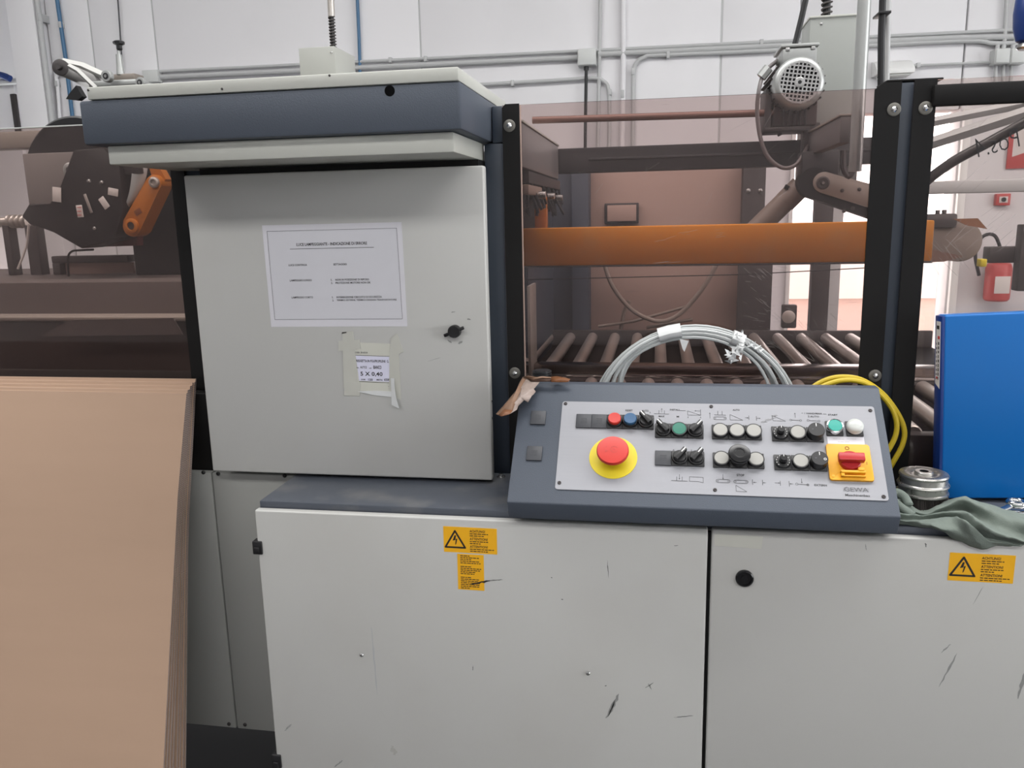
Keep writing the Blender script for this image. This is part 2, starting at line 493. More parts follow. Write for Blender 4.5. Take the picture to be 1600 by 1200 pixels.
# yard wall beyond the opening
struct('wall_yard', MB().box((-3, 15.5, -0.1), (14, 15.8, 0.75)), YARD)


# ------------------------------------------------------------------ services on the back wall
def UP(p):
    return Vector((p.x, p.y, 5.48))


def pipe(name, label, cat, pts, r, m, group=None, clips=(), smooth=0, n=10):
    if pts[-1].z > P(800, -20, pts[-1].y).z: pts = list(pts) + [UP(pts[-1])]
    t = thing(name, label, cat, pts[0] if pts[0].z < pts[-1].z else pts[-1], group=group)
    obj('pipe_run', MB().tube(pts, r, n, smooth=smooth), m, t)
    for c in clips:
        obj('pipe_clip', MB().box((c.x - 0.012, c.y - r - 0.004, c.z - r - 0.008), (c.x + 0.012, YW - 0.002, c.z + r + 0.008), 0.003), CONDUIT, t)
    return t


def on(x, y, off=0.03):
    return P(x, y, YW - off)


def bend(pts, k=6):
    return spline([Vector(p) for p in pts], k)


pipe('conduit', 'thin grey conduit topmost along the white wall', 'conduit', [on(240, 112), on(903, 80), on(1250, 63), on(1600, 46), on(1700, 42)], 0.012, CONDUIT, clips=[on(610, 94), on(665, 92), on(1190, 66)])
pipe('conduit', 'thick grey conduit running along wall left of the small grey box', 'conduit', [on(240, 121), on(903, 90)], 0.02, CONDUIT)
pipe('conduit', 'thick grey conduit along wall right of the small grey box', 'conduit', [on(935, 85), on(1250, 70), on(1500, 59), on(1700, 55)], 0.02, CONDUIT)
c1 = [on(988, 330), on(989, 200), on(990, 118), on(995, 98), on(1008, 89), on(1030, 86), on(1200, 79), on(1500, 64), on(1560, 68), on(1700, 60)]
pipe('conduit', 'grey conduit that bends from the wall run straight down', 'conduit', spline(c1, 4), 0.016, CONDUIT, clips=[on(989, 112), on(1044, 86)])
c2 = [on(700, 135), on(860, 126), on(925, 122), on(943, 127), on(951, 142), on(952, 200), on(950, 330)]
pipe('conduit', 'short grey conduit turning down beside the black cable', 'conduit', spline(c2, 4), 0.014, CONDUIT, clips=[on(801, 130), on(953, 144)])
pipe('conduit', 'slim vertical grey conduit just right of the small grey box', 'conduit', [on(932, 330), on(936, 120), on(939, -40)], 0.014, CONDUIT)
pipe('conduit', 'pale vertical conduit tube further right of the grey box', 'conduit', [on(970, 330), on(974, 100), on(974, -40)], 0.02, WALLW, clips=[on(973, 147)])
t = thing('junction_box', 'small square grey junction box with a black cable below', 'junction box', on(918, 103))
a, b = on(903, 78, 0.05), on(932, 103, 0.05)
obj('box_body', MB().box((a.x, YW - 0.09, b.z), (b.x, YW - 0.002, a.z), 0.006), PALEBOX, t)
obj('box_lid', MB().box((a.x + 0.004, YW - 0.098, b.z + 0.004), (b.x - 0.004, YW - 0.09, a.z - 0.004), 0.004), PALEBOX, t)
obj('cable_gland', MB().cyl(on(916, 103, 0.05), on(916, 110, 0.05), 0.018), BLACK, t)
pipe('cable', 'black cable hanging straight down from the junction box', 'cable', [on(913, 330, 0.05), on(915, 180, 0.05), on(916, 108, 0.05)], 0.012, BLACK)
pipe('air_line', 'thin blue air line above the grey hood', 'pipe', [on(563, 125), on(561, 60), on(557, -30)], 0.013, BLUEPIPE)
pipe('air_line', 'blue air line on white wall column at the left', 'pipe', [on(118, 225), on(103, 95), on(95, 40), on(85, -30)], 0.016, BLUEPIPE, clips=[on(95, 39)])
pipe('downpipe', 'pale grey vertical downpipe beside white column', 'pipe', [on(86, 225, 0.1), on(58, 0, 0.1), on(54, -30, 0.1)], 0.022, CONDUIT, clips=[on(62, 27, 0.1)])
pipe('conduit', 'short pale hooked conduit under the grey roller', 'conduit', spline([on(95, 210), on(90, 135), on(88, 122), on(92, 116), on(104, 114)], 4), 0.014, WALLW, clips=[on(89, 131)])
pipe('cable', 'thin dark vertical wall cable behind the black star knob', 'cable', [on(192, 120), on(187, 40), on(182, -30)], 0.006, INKGREY)
t = tag(obj('trunking_box', MB().box((on(226, 112).x, YW - 0.07, on(226, 130).z), (on(250, 112).x, YW - 0.002, on(226, 111).z), 0.004), PALEBOX), 'pale trunking end box where the wall conduits start', 'junction box')
for k, (x0, x1, lab) in enumerate(((1551, 1573, 'left one of two joined grey junction boxes on wall'), (1575, 1597, 'right one of two joined grey junction boxes on wall'))):
    a, b = on(x0, 78, 0.05), on(x1, 101, 0.05)
    t = thing('junction_box', lab, 'junction box', b)
    obj('box_body', MB().box((a.x, YW - 0.1, b.z), (b.x, YW - 0.002, a.z), 0.006), PALEBOX, t)
    obj('box_lid', MB().box((a.x + 0.006, YW - 0.108, b.z + 0.006), (b.x - 0.006, YW - 0.1, a.z - 0.006), 0.004), PALEBOX, t)
    for dx in (0.3, 0.7):
        obj('cable_gland', MB().cyl((a.x + (b.x - a.x) * dx, YW - 0.05, a.z), (a.x + (b.x - a.x) * dx, YW - 0.05, a.z + 0.03), 0.014), CONDUIT, t)
for k, x in enumerate((1556, 1568, 1580)):
    pipe('conduit', ('first', 'second', 'third')[k] + ' short conduit dropping below the joined junction boxes', 'conduit', [on(x - 2, 170), on(x, 101)], 0.012, CONDUIT)
for k, x in enumerate((1571, 1588)):
    pipe('conduit', ('left', 'right')[k] + ' conduit of the pair rising above joined junction boxes', 'conduit', [on(x - 2, 72), on(x + 4, -30)], 0.014, CONDUIT)
pipe('conduit', 'thin conduit between white wall lamp and joined boxes', 'conduit', [on(1420, 103), on(1552, 97)], 0.009, CONDUIT, clips=[on(1435, 102)])
t = thing('emergency_light', 'white wedge wall lamp behind the silver pole', 'lamp', on(1390, 121))
a, b = on(1362, 97, 0.0), on(1419, 119, 0.0)
obj('lamp_body', MB().prism([(0, a.z), (-0.08, a.z - 0.02), (-0.16, b.z + 0.03), (-0.16, b.z), (0, b.z)], a.x, b.x, Matrix(((0, 0, 1, 0), (1, 0, 0, YW - 0.004), (0, 1, 0, 0), (0, 0, 0, 1))), bev=0.004), WHITEPAINT, t)
obj('lens', MB().box((a.x + 0.02, YW - 0.150, b.z - 0.012), (b.x - 0.02, YW - 0.03, b.z), 0.003), WHITEGL, t)
# things on the right wall part
t = thing('fire_extinguisher', 'red fire extinguisher on white wall beyond right smoked panel', 'fire extinguisher', P(1556, 470, YW - 0.12))
c = P(1556, 470, YW - 0.12); top = P(1556, 408, YW - 0.12)
H = top.z - c.z
obj('tank', MB().lathe([(0.07, 0), (0.082, 0.012), (0.085, 0.03), (0.085, H - 0.05), (0.075, H - 0.02), (0.045, H), (0.028, H + 0.012), (0.026, H + 0.03)], c), REDFAINT, t)
obj('valve', MB().cyl((c.x, c.y, c.z + H + 0.02), (c.x, c.y, c.z + H + 0.09), 0.02), DARKSTEEL, t)
obj('handle', MB().box((c.x - 0.07, c.y - 0.012, c.z + H + 0.08), (c.x + 0.08, c.y + 0.012, c.z + H + 0.1), 0.004).box((c.x - 0.06, c.y - 0.01, c.z + H + 0.05), (c.x + 0.03, c.y + 0.01, c.z + H + 0.062), 0.003), BLACK, t)
obj('hose', MB().tube([(c.x + 0.01, c.y, c.z + H + 0.06), (c.x - 0.06, c.y - 0.03, c.z + H + 0.18), (c.x - 0.14, c.y - 0.03, c.z + H + 0.17), (c.x - 0.17, c.y - 0.02, c.z + H + 0.05), (c.x - 0.13, c.y - 0.01, c.z + H - 0.1)], 0.012, smooth=5), BLACK, t)
obj('wall_bracket', MB().box((c.x - 0.03, c.y + 0.02, c.z + H - 0.06), (c.x + 0.03, YW - 0.002, c.z + H - 0.02)), DARKSTEEL, t)
obj('tank_label', MB().box((c.x - 0.05, c.y - 0.0885, c.z + 0.06), (c.x + 0.05, c.y - 0.0845, c.z + 0.18), 0.001), LABELW, t)
t = thing('call_point', 'small red square fire call point above extinguisher', 'alarm', P(1563, 322, YW))
a, b = P(1553, 303, YW), P(1574, 321, YW)
obj('case', MB().box((a.x, YW - 0.05, b.z), (b.x, YW - 0.002, a.z), 0.006), REDFAINT, t)
obj('glass_plate', MB().box((a.x + 0.02, YW - 0.054, b.z + 0.02), (b.x - 0.02, YW - 0.05, a.z - 0.02), 0.001), LABELW, t)
obj('button', MB().cyl(((a.x + b.x) / 2, YW - 0.058, (a.z + b.z) / 2), ((a.x + b.x) / 2, YW - 0.05, (a.z + b.z) / 2), 0.016), BLACK, t)
t = thing('fire_sign', 'red and white sign hung on the white wall', 'sign', P(1590, 262, YW))
a, b = P(1576, 204, YW), P(1640, 262, YW)
obj('sign_plate', MB().box((a.x, YW - 0.02, b.z), (b.x, YW - 0.006, a.z), 0.003), REDFAINT, t)
obj('sign_picture', MB().poly2([(0.02, 0.08), (0.14, 0.12), (0.24, 0.12), (0.24, 0.27), (0.02, 0.27)], FXZ(a.x + 0.01, YW - 0.0205, b.z)), LABELW, t)
# far left: machine guard and hose beyond the recess
t = thing('far_cabinet', 'white far cabinet with a dark slot beyond the column', 'cabinet', P(20, 260, 7.2))
a, b = P(-30, 132, 7.2), P(44, 300, 7.2)
obj('cabinet_body', MB().box((a.x, 7.2, 0), (b.x, 7.6, a.z), 0.01), WALLW, t)
p, q = P(17, 147, 7.19), P(34, 210, 7.19)
obj('slot_cover', MB().box((p.x, 7.17, q.z), (q.x, 7.2, p.z), 0.008), DARKSTEEL, t)
pipe('far_rail', 'grey horizontal rail on top of the far white cabinet', 'rail', [P(-60, 131, 7.15), P(30, 127, 7.15)], 0.03, CONDUIT)
pipe('hose', 'dark blue hose end above far white cabinet', 'hose', spline([P(-40, 112, 7.1), P(0, 117, 7.1), P(16, 123, 7.1)], 4), 0.03, BLUESPINE)

# ------------------------------------------------------------------ machine frame (posts and beams that carry everything)
mf = thing('machine_chassis', 'dark blue and black machine frame of posts and beams', 'machine', (0, 2.2, 0))
obj('lower_body', MB().box((-2.6, 1.80, 0.30), (1.5, 2.40, 0.93), 0.004), INNER, mf)  # machine body box, added partly to shade the floor beneath
for x in (-2.5, -1.0, 0.3, 1.4):
    obj('foot', MB().cyl((x, 2.1, 0), (x, 2.1, 0.30), 0.03), BLACK, mf)
obj('post', MB().box((-0.362, 1.752, 0.93), (-0.322, 1.80, 1.702), 0.004).box((-0.3440, 1.752, 1.702), (-0.3195, 1.79, 1.776), 0.003), DARKBLUE, mf)
obj('post', MB().box((0.438, 1.752, 0.93), (0.512, 1.82, 1.785), 0.004), DARKBLUE, mf)
obj('post_cap', MB().box((0.428, 1.752, 1.786), (0.53, 1.83, 1.7905), 0.002), BLACKMAT, mf)
obj('post', MB().box((-1.062, 1.752, 0.93), (-1.002, 1.80, 1.702), 0.004), DARKBLUE, mf)
obj('side_beam', MB().box((-0.362, 1.801, 1.655), (-0.289, 2.47, 1.748), 0.003).box((-0.365, 1.801, 1.748), (-0.286, 2.47, 1.753), 0.001, 1), [mat('grey beam paint', (128, 126, 126), 0.45, var=0.05), HOODGREY], mf)
obj('rear_beam', MB().box((-1.12, 2.472, 1.672), (0.70, 2.53, 1.742), 0.003).box((-0.2, 2.466, 1.705), (0.7, 2.472, 1.712), 0.001), BLACKBEAM, mf)
rb0, rb1 = PZ(1240, 224, 1.748), PZ(1338, 164, 1.748)
xr = 0.5 * (rb0.x + rb1.x)
obj('side_beam', MB().box((xr, 1.96, 1.692), (xr + 0.025, 2.47, 1.748), 0.003).box((xr - 0.003, 1.96, 1.748), (xr + 0.028, 2.47, 1.753), 0.001, 1), [mat('dim grey beam paint', (98, 94, 93), 0.5, var=0.06), ARMPLATE], mf)
a, b = P(1160, 300, 3.235), P(1196, 300, 3.235)
obj('rear_post', MB().box((a.x, 3.235, 0.3), (b.x, 3.29, 1.77), 0.003), DARKSTEEL, mf)
a, b = P(893, 350, 3.235), P(920, 350, 3.235)
obj('rear_post', MB().box((a.x, 3.235, 0.3), (b.x, 3.29, 1.77), 0.003), DARKBLUE, mf)
a, b = P(1268, 450, 3.235), P(1296, 450, 3.235)
obj('rear_post', MB().box((a.x, 3.235, 0.3), (b.x, 3.29, 1.77), 0.003), DARKSTEEL, mf)
obj('end_post', MB().box((1.42, 2.44, 0.0), (1.48, 2.70, 2.20), 0.003), DARKBLUE, mf)
obj('post', MB().box((1.345, 1.752, 0.93), (1.405, 1.82, 1.785), 0.003), DARKBLUE, mf)
for px, py in ((1169, 298), (1188, 298)):
    q = P(px, py, 3.235)
    obj('screw', MB().lathe([(0.008, 0), (0.008, 0.003), (0.004, 0.005)], q, (0, -1, 0), 12), STEEL, mf)
obj('side_guard', MB().box((-0.42, 2.60, 0.98), (-0.405, 3.25, 1.66), 0.002), DARKBLUE, mf)
obj('end_guard', MB().box((-0.80, 3.292, 0.98), (P(922, 400, 3.26).x, 3.298, 1.77), 0.002), DARKBLUE, mf)
obj('right_guard', MB().box((P(1152, 450, 3.23).x, 3.228, 0.98), (P(1206, 450, 3.23).x, 3.234, P(1150, 408, 3.23).z), 0.002), DARKSTEEL, mf)

# overhead brush comb under the left beam
t = thing('brush_comb', 'dark wire brush comb hanging under the left beam', 'brush', (-0.31, 2.2, 1.6))
obj('holder', MB().box((-0.36, 1.9, 1.625), (-0.29, 2.52, 1.652), 0.002), DARKSTEEL, t)
g = MB()
for k in range(42):
    y = 1.92 + 0.0142 * k
    g.tube([(-0.30 + random.uniform(-0.012, 0.012), y, 1.625), (-0.30 + random.uniform(-0.015, 0.03), y + random.uniform(-.01, .01), 1.575 + random.uniform(-0.03, 0.02))], 0.004, 6)
obj('skirt', MB().box((-0.345, 1.92, 1.42), (-0.338, 2.46, 1.624), 0.002), INNER, t)  # dark panel added to fill the black area behind the bristles
obj('bristles', g, BLACK, t)['kind'] = 'stuff'
for y in (2.02, 2.2, 2.38):
    obj('clamp_screw', MB().cyl((-0.292, y, 1.60), (-0.268, y, 1.60), 0.009, 12), STEEL, t)
obj('wood_strip', MB().box((-0.30, 1.86, 1.598), (-0.285, 2.08, 1.62), 0.002), BROWNTAPE, t)

# ------------------------------------------------------------------ lower cabinet
YD = 1.48
lc = thing('lower_cabinet', 'wide light grey machine cabinet with two doors under a slate table top', 'cabinet', (0.15, 1.6, 0))
obj('cabinet_body', MB().box((-0.800, 1.500, 0.12), (1.15, 1.735, 0.964), 0.002), GREY2, lc)
obj('plinth', MB().box((-0.77, 1.53, 0.0), (1.12, 1.72, 0.12), 0.002), BLACKMAT, lc)
obj('table_top', MB().box((-0.806, 1.5005, 0.9655), (1.16, 1.738, 0.985), 0.002), TABLE, lc)
ld = obj('door', MB().box((-0.808, YD, 0.13), (0.0995, 1.4985, 0.972), 0.0035, seg=3), GREY, lc)
rd = obj('door', MB().box((0.1065, YD, 0.13), (1.15, 1.4985, 0.972), 0.0035, seg=3), GREY, lc)
obj('seam_shade', MB().box((0.0998, 1.4905, 0.135), (0.1062, 1.4995, 0.9625)), BLACKMAT, lc)  # black strip stands in for the shade inside the door seam
for z0, z1 in ((0.876, 0.905), (0.376, 0.409)):
    obj('hinge', MB().box((-0.818, YD - 0.004, z0), (-0.797, 1.497, z1), 0.002).box((-0.813, YD - 0.008, z0 + 0.005), (-0.802, YD - 0.004, z0 + 0.017), 0.001), BLACK, lc)
for x, z in ((-0.596, 0.663), (-0.125, 0.659)):
    obj('rivet', MB().lathe([(0.0045, 0), (0.0045, 0.001), (0.003, 0.003), (0.001, 0.0034)], (x, YD, z), (0, -1, 0), 14), STEEL, ld)
lk = obj('lock', MB().lathe([(0.0165, 0), (0.0165, 0.004), (0.0145, 0.006), (0.0125, 0.006), (0.0115, 0.003), (0.007, 0.003), (0.0065, 0.005), (0.0025, 0.005)], (0.168, YD, 0.879), (0, -1, 0), 32), BLACKGL, rd)
obj('tape_patch', MB().prism([(0.112, 0.9405), (0.196, 0.9385), (0.1985, 0.9625), (0.111, 0.9635)], -0.0006, 0, FR((0, YD - 0.0001, 0), (1, 0, 0), (0, 0, 1)).__matmul__(Matrix.Scale(-1, 4, (0, 0, 1)))), TAPE, lc)


def fine_print(g, fr, x, y, w, h, mi, seed):
    """unreadably small print: a row of word-long strokes"""
    rnd = random.Random(seed); px = x
    while px < x + w - 0.002:
        L = min(rnd.uniform(0.003, 0.0085), x + w - px)
        g.bar2((px, y), (px + L, y), h, fr, mi); px += L + 0.0012


def warning_sticker(parent, x0, z0, w, h, rot, seed):
    fr = FXZ(x0, YD - 0.0006, z0, rot)
    o = obj('warning_sticker', MB().prism([(0, 0), (w, 0), (w, h), (0, h)], -0.0005, 0, fr), STICK, parent)
    g = MB()
    cx, by, s = 0.0235, 0.0105, 0.040
    top, l, r = (cx, by + 0.0345), (cx - s / 2, by), (cx + s / 2, by)
    for p, q in ((l, r), (r, top), (top, l)):
        g.bar2(p, q, 0.0036, fr); 
    for p in (l, r, top):
        g.poly2([(p[0] + 0.0018 * cos(2 * pi * k / 10), p[1] + 0.0018 * sin(2 * pi * k / 10)) for k in range(10)], fr, lift=0.00032)
    g.poly2([(cx - 0.001, by + 0.0255), (cx + 0.0022, by + 0.0255), (cx + 0.0006, by + 0.0165), (cx - 0.005, by + 0.0140)], fr)
    g.poly2([(cx - 0.005, by + 0.0140), (cx + 0.0006, by + 0.0165), (cx + 0.0045, by + 0.0185), (cx + 0.0035, by + 0.0165)], fr)
    g.poly2([(cx + 0.0018, by + 0.0180), (cx + 0.0045, by + 0.0185), (cx + 0.0022, by + 0.0085), (cx + 0.0002, by + 0.0045), (cx + 0.0000, by + 0.0085)], fr)
    tx = 0.053
    for k, (s_, wd, y) in enumerate((('ACHTUNG!', 0.031, h - 0.0075), ('ATTENTION!', 0.036, h - 0.0235), ('ATTENTION!', 0.036, h - 0.0395))):
        g.text(s_, fr @ Matrix.Translation((tx, y, 0)), width=wd, height=0.0052, align='l')
        for j in range(2):
            fine_print(g, fr, tx, y - 0.0055 - 0.0042 * j, ((0.037, 0.031), (0.038, 0.022), (0.050, 0.036))[k][j], 0.0017, 0, seed + k * 3 + j)
    obj('lettering', g, INK, o)
    return o


warning_sticker(lc, -0.4095, 0.9020, 0.1075, 0.0535, -0.4, 5)
warning_sticker(lc, 0.5190, 0.8950, 0.1075, 0.0530, -0.3, 5)
fr = FXZ(-0.3835, YD - 0.0006, 0.8235, -0.5)
st = obj('small_warning_sticker', MB().prism([(0, 0), (0.0535, 0), (0.0535, 0.0755), (0, 0.0755)], -0.0005, 0, fr), STICK, lc)
g = MB(); y = 0.072
for k, w in enumerate((.022, .038, .024, .038, .042, 0, .024, .042, .040, .030, .028, 0, .024, .037, .035, .039, .038, .039, .018)):
    if w: fine_print(g, fr, 0.006, y, w, 0.0017, 0, 40 + k)
    y -= 0.0038
obj('lettering', g, INK, st)


def scuff(parent, p, q, w, m, Yp=YD, seed=0, k=9):
    """a shallow rubbed mark lying on a front face: a ragged sliver"""
    rnd = random.Random(seed); a, b = P(*p, Yp), P(*q, Yp)
    d = b - a; n = Vector((-d.z, 0, d.x)).normalized()
    A, B = [], []
    for i in range(k + 1):
        t = i / k; ww = w * sin(pi * min(1, max(0.03, t))) ** 0.6 * rnd.uniform(0.5, 1.1)
        c = a + d * t + n * rnd.uniform(-0.2, 0.2) * w
        A.append(c + n * ww / 2); B.append(c - n * ww / 2)
    g = MB(); off = 0.0016 if abs(p[0] - 734) < 30 and 900 < p[1] < 920 else 0.0002
    vs = [Vector((v.x, Yp - off, v.z)) for v in A + B]
    g.add(vs, [(i, i + 1, k + 2 + i, k + 1 + i) for i in range(k)])
    return obj('scuff_mark', g, m, parent)


for i, (p, q, w, m) in enumerate((((947, 1122), (968, 1084), 0.0085, SCUFF2), ((950, 1120), (962, 1092), 0.003, SCUFF), ((1053, 1121), (1084, 1118), 0.002, SCUFF), ((1467, 1073), (1496, 1020), 0.004, SCUFF2),
                                   ((1470, 1020), (1486, 1006), 0.003, SCUFF2), ((1591, 1092), (1602, 1045), 0.006, SCUFF2), ((445, 1142), (456, 1131), 0.005, SCUFF2), ((522, 1198), (536, 1188), 0.005, SCUFF2),
                                   ((949, 876), (951, 904), 0.0018, SCUFF), ((739, 1040), (739, 1048), 0.0015, INK), ((734, 913), (768, 906), 0.004, INK), ((760, 907), (786, 905), 0.0014, INK),
                                   ((1013, 1068), (1018, 1078), 0.003, SCUFF2), ((1008, 1075), (1022, 1066), 0.002, SCUFF), ((945, 1072), (948, 1071), 0.002, INK), ((861, 902), (863, 903), 0.002, INK),
                                   ((1447, 855), (1446, 848), 0.003, SCUFF), ((877, 936), (880, 937), 0.002, INK), ((1520, 945), (1537, 915), 0.0012, SCUFF2), ((1053, 853), (1060, 852), 0.002, SCUFF),
                                   ((580, 980), (590, 1090), 0.0035, mat('pale scrape', (170, 172, 174), 0.8)), ((1352, 850), (1354, 860), 0.002, SCUFF2), ((612, 1165), (618, 1180), 0.012, mat('faint smudge', (166, 164, 160), 0.8)))):
    scuff(lc, p, q, w, m, seed=i)
for px, py in ((783, 745),):
    q = PZ(px, py, 0.985)
    bo = obj('table_bolt', MB().lathe([(0.009, 0), (0.009, 0.0015), (0.006, 0.002), (0.006, 0.006), (0.004, 0.007)], q, (0, 0, 1), 20), STEEL, lc)

# side cladding panels, left
YP = 1.70
for k, (x0, x1, lab) in enumerate(((-2.2, -1.0305, 'grey cladding panel behind the cardboard stack, outer one of two'), (-1.0275, -0.812, 'narrow grey cladding panel between cardboard stack and lower cabinet'))):
    t = thing('cladding_panel', lab, 'panel', ((x0 + x1) / 2, YP, 0.30))
    obj('sheet', MB().box((x0, YP, 0.302), (x1, YP + 0.02, 0.975), 0.003), GREY2, t)
    for (px, py) in (((318, 738), (358, 1131)) if k == 0 else ((341, 740), (383, 1132), (445, 743))):
        q = P(px, py, YP)
        obj('screw', MB().lathe([(0.0048, 0), (0.0048, 0.002), (0.003, 0.0035), (0.001, 0.0035)], q, (0, -1, 0), 14), BLACK if py < 800 else DARKSTEEL, t)
# a black bracket seen between post and panel
tag(obj('machine_skirt', MB().box((-2.2, 1.725, 0.935), (-0.86, 1.79, 1.16), 0.003), INNER), 'black skirt above the cladding panels behind cardboard', 'panel')

# ------------------------------------------------------------------ upper cabinet
YU = 1.66
uc = thing('control_cabinet', 'light grey wall-type control cabinet with notice sheet on its door', 'cabinet', (-0.67, 1.8, 0.988))
obj('cabinet_body', MB().box((-0.985, 1.688, 0.988), (-0.367, 2.05, 1.640), 0.003), GREY2, uc)
obj('gap_shade', MB().box((-0.985, 1.700, 1.6405), (-0.364, 1.77, 1.6665)), BLACKMAT, uc)  # black block added to paint the shade in the gap under the tray
dr = obj('door', MB().box((-1.001, YU, 0.992), (-0.345, 1.686, 1.652), 0.004, seg=3), GREY, uc)
for z in (1.586, 1.550):
    obj('hinge', MB().cyl((-1.004, 1.675, z - 0.006), (-1.004, 1.675, z + 0.006), 0.004, 10), STEEL, uc)
for z in (1.164, 1.128):
    obj('screw', MB().lathe([(0.003, 0), (0.003, 0.001), (0.001, 0.002)], (-0.345, 1.674, z), (1, 0, 0), 10), STEEL, uc)
lx, lz = -0.4155, 1.318
obj('lock', MB().lathe([(0.0135, 0), (0.0135, 0.012), (0.012, 0.0145), (0.003, 0.0145)], (lx, YU, lz), (0, -1, 0), 28).box((-0.023, -0.014, -0.0035), (0.023, -0.008, 0.0035), 0.001, 0, Matrix.Translation((lx, YU, lz)) @ Matrix.Rotation(radians(-22), 4, 'Y')), BLACKGL, dr)
for i, (p, q, w, m) in enumerate((((699, 531), (706, 536), 0.004, SCUFF2), ((716, 537), (723, 533), 0.006, SCUFF2), ((730, 498), (736, 500), 0.004, SCUFF2), ((705, 488), (712, 487), 0.003, SCUFF2), ((668, 565), (690, 558), 0.001, SCUFF2))):
    scuff(dr, p, q, w, m, YU, seed=60 + i, k=5)
# notice sheet
fr = FXZ(-0.8275, YU - 0.0004, 1.3265, 0.25)
NW, NH = 0.3085, 0.2165
ns = obj('notice_sheet', MB().prism([(0, 0), (NW, 0), (NW - 0.001, NH), (-0.0015, NH + 0.0008)], -0.0003, 0.0, fr), PAPER, uc, smooth=20)
obj('sheet_cover', MB().prism([(0.012, 0.016), (NW - 0.012, 0.016), (NW - 0.013, NH - 0.012), (0.010, NH - 0.012)], 0.0, 0.0002, fr), mat('matt film', (203, 203, 209), 0.45, var=0.02, vscale=9), ns)
g = MB(); E = 0.0005
for p, q in (((0.010, 0.016), (NW - 0.010, 0.016)), ((NW - 0.010, 0.016), (NW - 0.012, NH - 0.012)), ((NW - 0.012, NH - 0.012), (0.009, NH - 0.012)), ((0.009, NH - 0.012), (0.010, 0.016))):
    g.bar2(p, q, 0.0007, fr, 1, E)
g.text('LUCE LAMPEGGIANTE - INDICAZIONE DI ERRORE', fr @ Matrix.Translation((0.152, 0.1755, 0)), width=0.157, height=0.0062, lift=E)
g.bar2((0.058, 0.1665), (0.245, 0.1665), 0.0009, fr, 0, E)
for s, x, y, w in (('LUCE CONTINUA', 0.052, 0.1325, 0.042), ('SETTAGGIO', 0.153, 0.1325, 0.030), ('LAMPEGGIO LUNGO', 0.052, 0.100, 0.050), ('1.', 0.145, 0.100, 0.0035), ('NON IN POSIZIONE DI RIPOSO', 0.155, 0.100, 0.075),
                   ('2.', 0.145, 0.0935, 0.0035), ('PROTEZIONE MOTORE NON OK', 0.155, 0.0935, 0.078), ('LAMPEGGIO CORTO', 0.053, 0.0635, 0.049), ('1.', 0.145, 0.063, 0.0035), ('INTERRUZIONE CIRCUITO DI SICUREZZA', 0.155, 0.063, 0.101),
                   ('2.', 0.145, 0.0565, 0.0035), ('TERMICI ESTERNI, TERMICI CINGHIA TRASPORTATORE', 0.155, 0.0565, 0.133)):
    g.text(s, fr @ Matrix.Translation((x, y, 0)), width=w, height=0.0042, align='l', lift=E)
obj('lettering', g, [INK, INKGREY], ns)
# taped strapping label
fr = FXZ(-0.6560, YU - 0.0004, 1.1875, -0.8)
lb = obj('taped_label', MB().prism([(0.0, 0.0), (0.112, -0.002), (0.113, 0.104), (0.004, 0.106)], -0.0003, 0.0, fr), mat('yellowed label paper', (200, 200, 190), 0.6, var=0.03), uc)
obj('label_field', MB().prism([(0.022, 0.022), (0.092, 0.021), (0.092, 0.076), (0.017, 0.077)], 0.0, 0.0002, fr), PAPER2, lb)
g = MB(); E = 0.0005
g.bar2((0.015, 0.078), (0.094, 0.077), 0.0008, fr, 0, E); g.bar2((0.022, 0.020), (0.092, 0.019), 0.0008, fr, 0, E)
for s, x, y, w, h, mi in (('COD. 2515218', 0.016, 0.084, 0.028, 0.0036, 1), ('REGGETTA IN POLIPROPILENE  G.', 0.018, 0.066, 0.073, 0.0056, 0), ('AUTO2', 0.026, 0.052, 0.015, 0.0052, 1), ('BIANCO', 0.056, 0.0525, 0.018, 0.0078, 0),
                          ('mm.', 0.018, 0.0505, 0.005, 0.0024, 0), ('col.', 0.046, 0.0505, 0.006, 0.0028, 0), ('5 X 0,40', 0.026, 0.037, 0.050, 0.0105, 0), ('DIAM.', 0.027, 0.025, 0.010, 0.0034, 1), ('150', 0.043, 0.025, 0.010, 0.0048, 0),
                          ('METRI', 0.062, 0.025, 0.013, 0.0034, 1), ('6500', 0.079, 0.026, 0.013, 0.0052, 0), ('7', 0.088, 0.0085, 0.004, 0.006, 0)):
    g.text(s, fr @ Matrix.Translation((x, y, 0)), width=w, height=h, mi=mi, align='l', lift=E)
obj('lettering', g, [INK, INKGREY], lb)
for poly, h in (([(-0.014, 0.004), (0.020, 0.006), (0.014, 0.130), (-0.010, 0.128)], 0.0007), ([(-0.022, 0.086), (0.03, 0.092), (0.028, 0.112), (-0.020, 0.108)], 0.0009), ([(0.088, -0.010), (0.116, -0.018), (0.114, 0.085), (0.094, 0.09)], 0.0008), ([(0.092, 0.07), (0.125, 0.088), (0.112, 0.128), (0.098, 0.116)], 0.001),
                ([(-0.014, -0.012), (0.022, -0.012), (0.026, 0.018), (-0.010, 0.020)], 0.001)):
    obj('tape_strip', MB().prism(poly, 0.0003, h, fr), TAPE, lb)
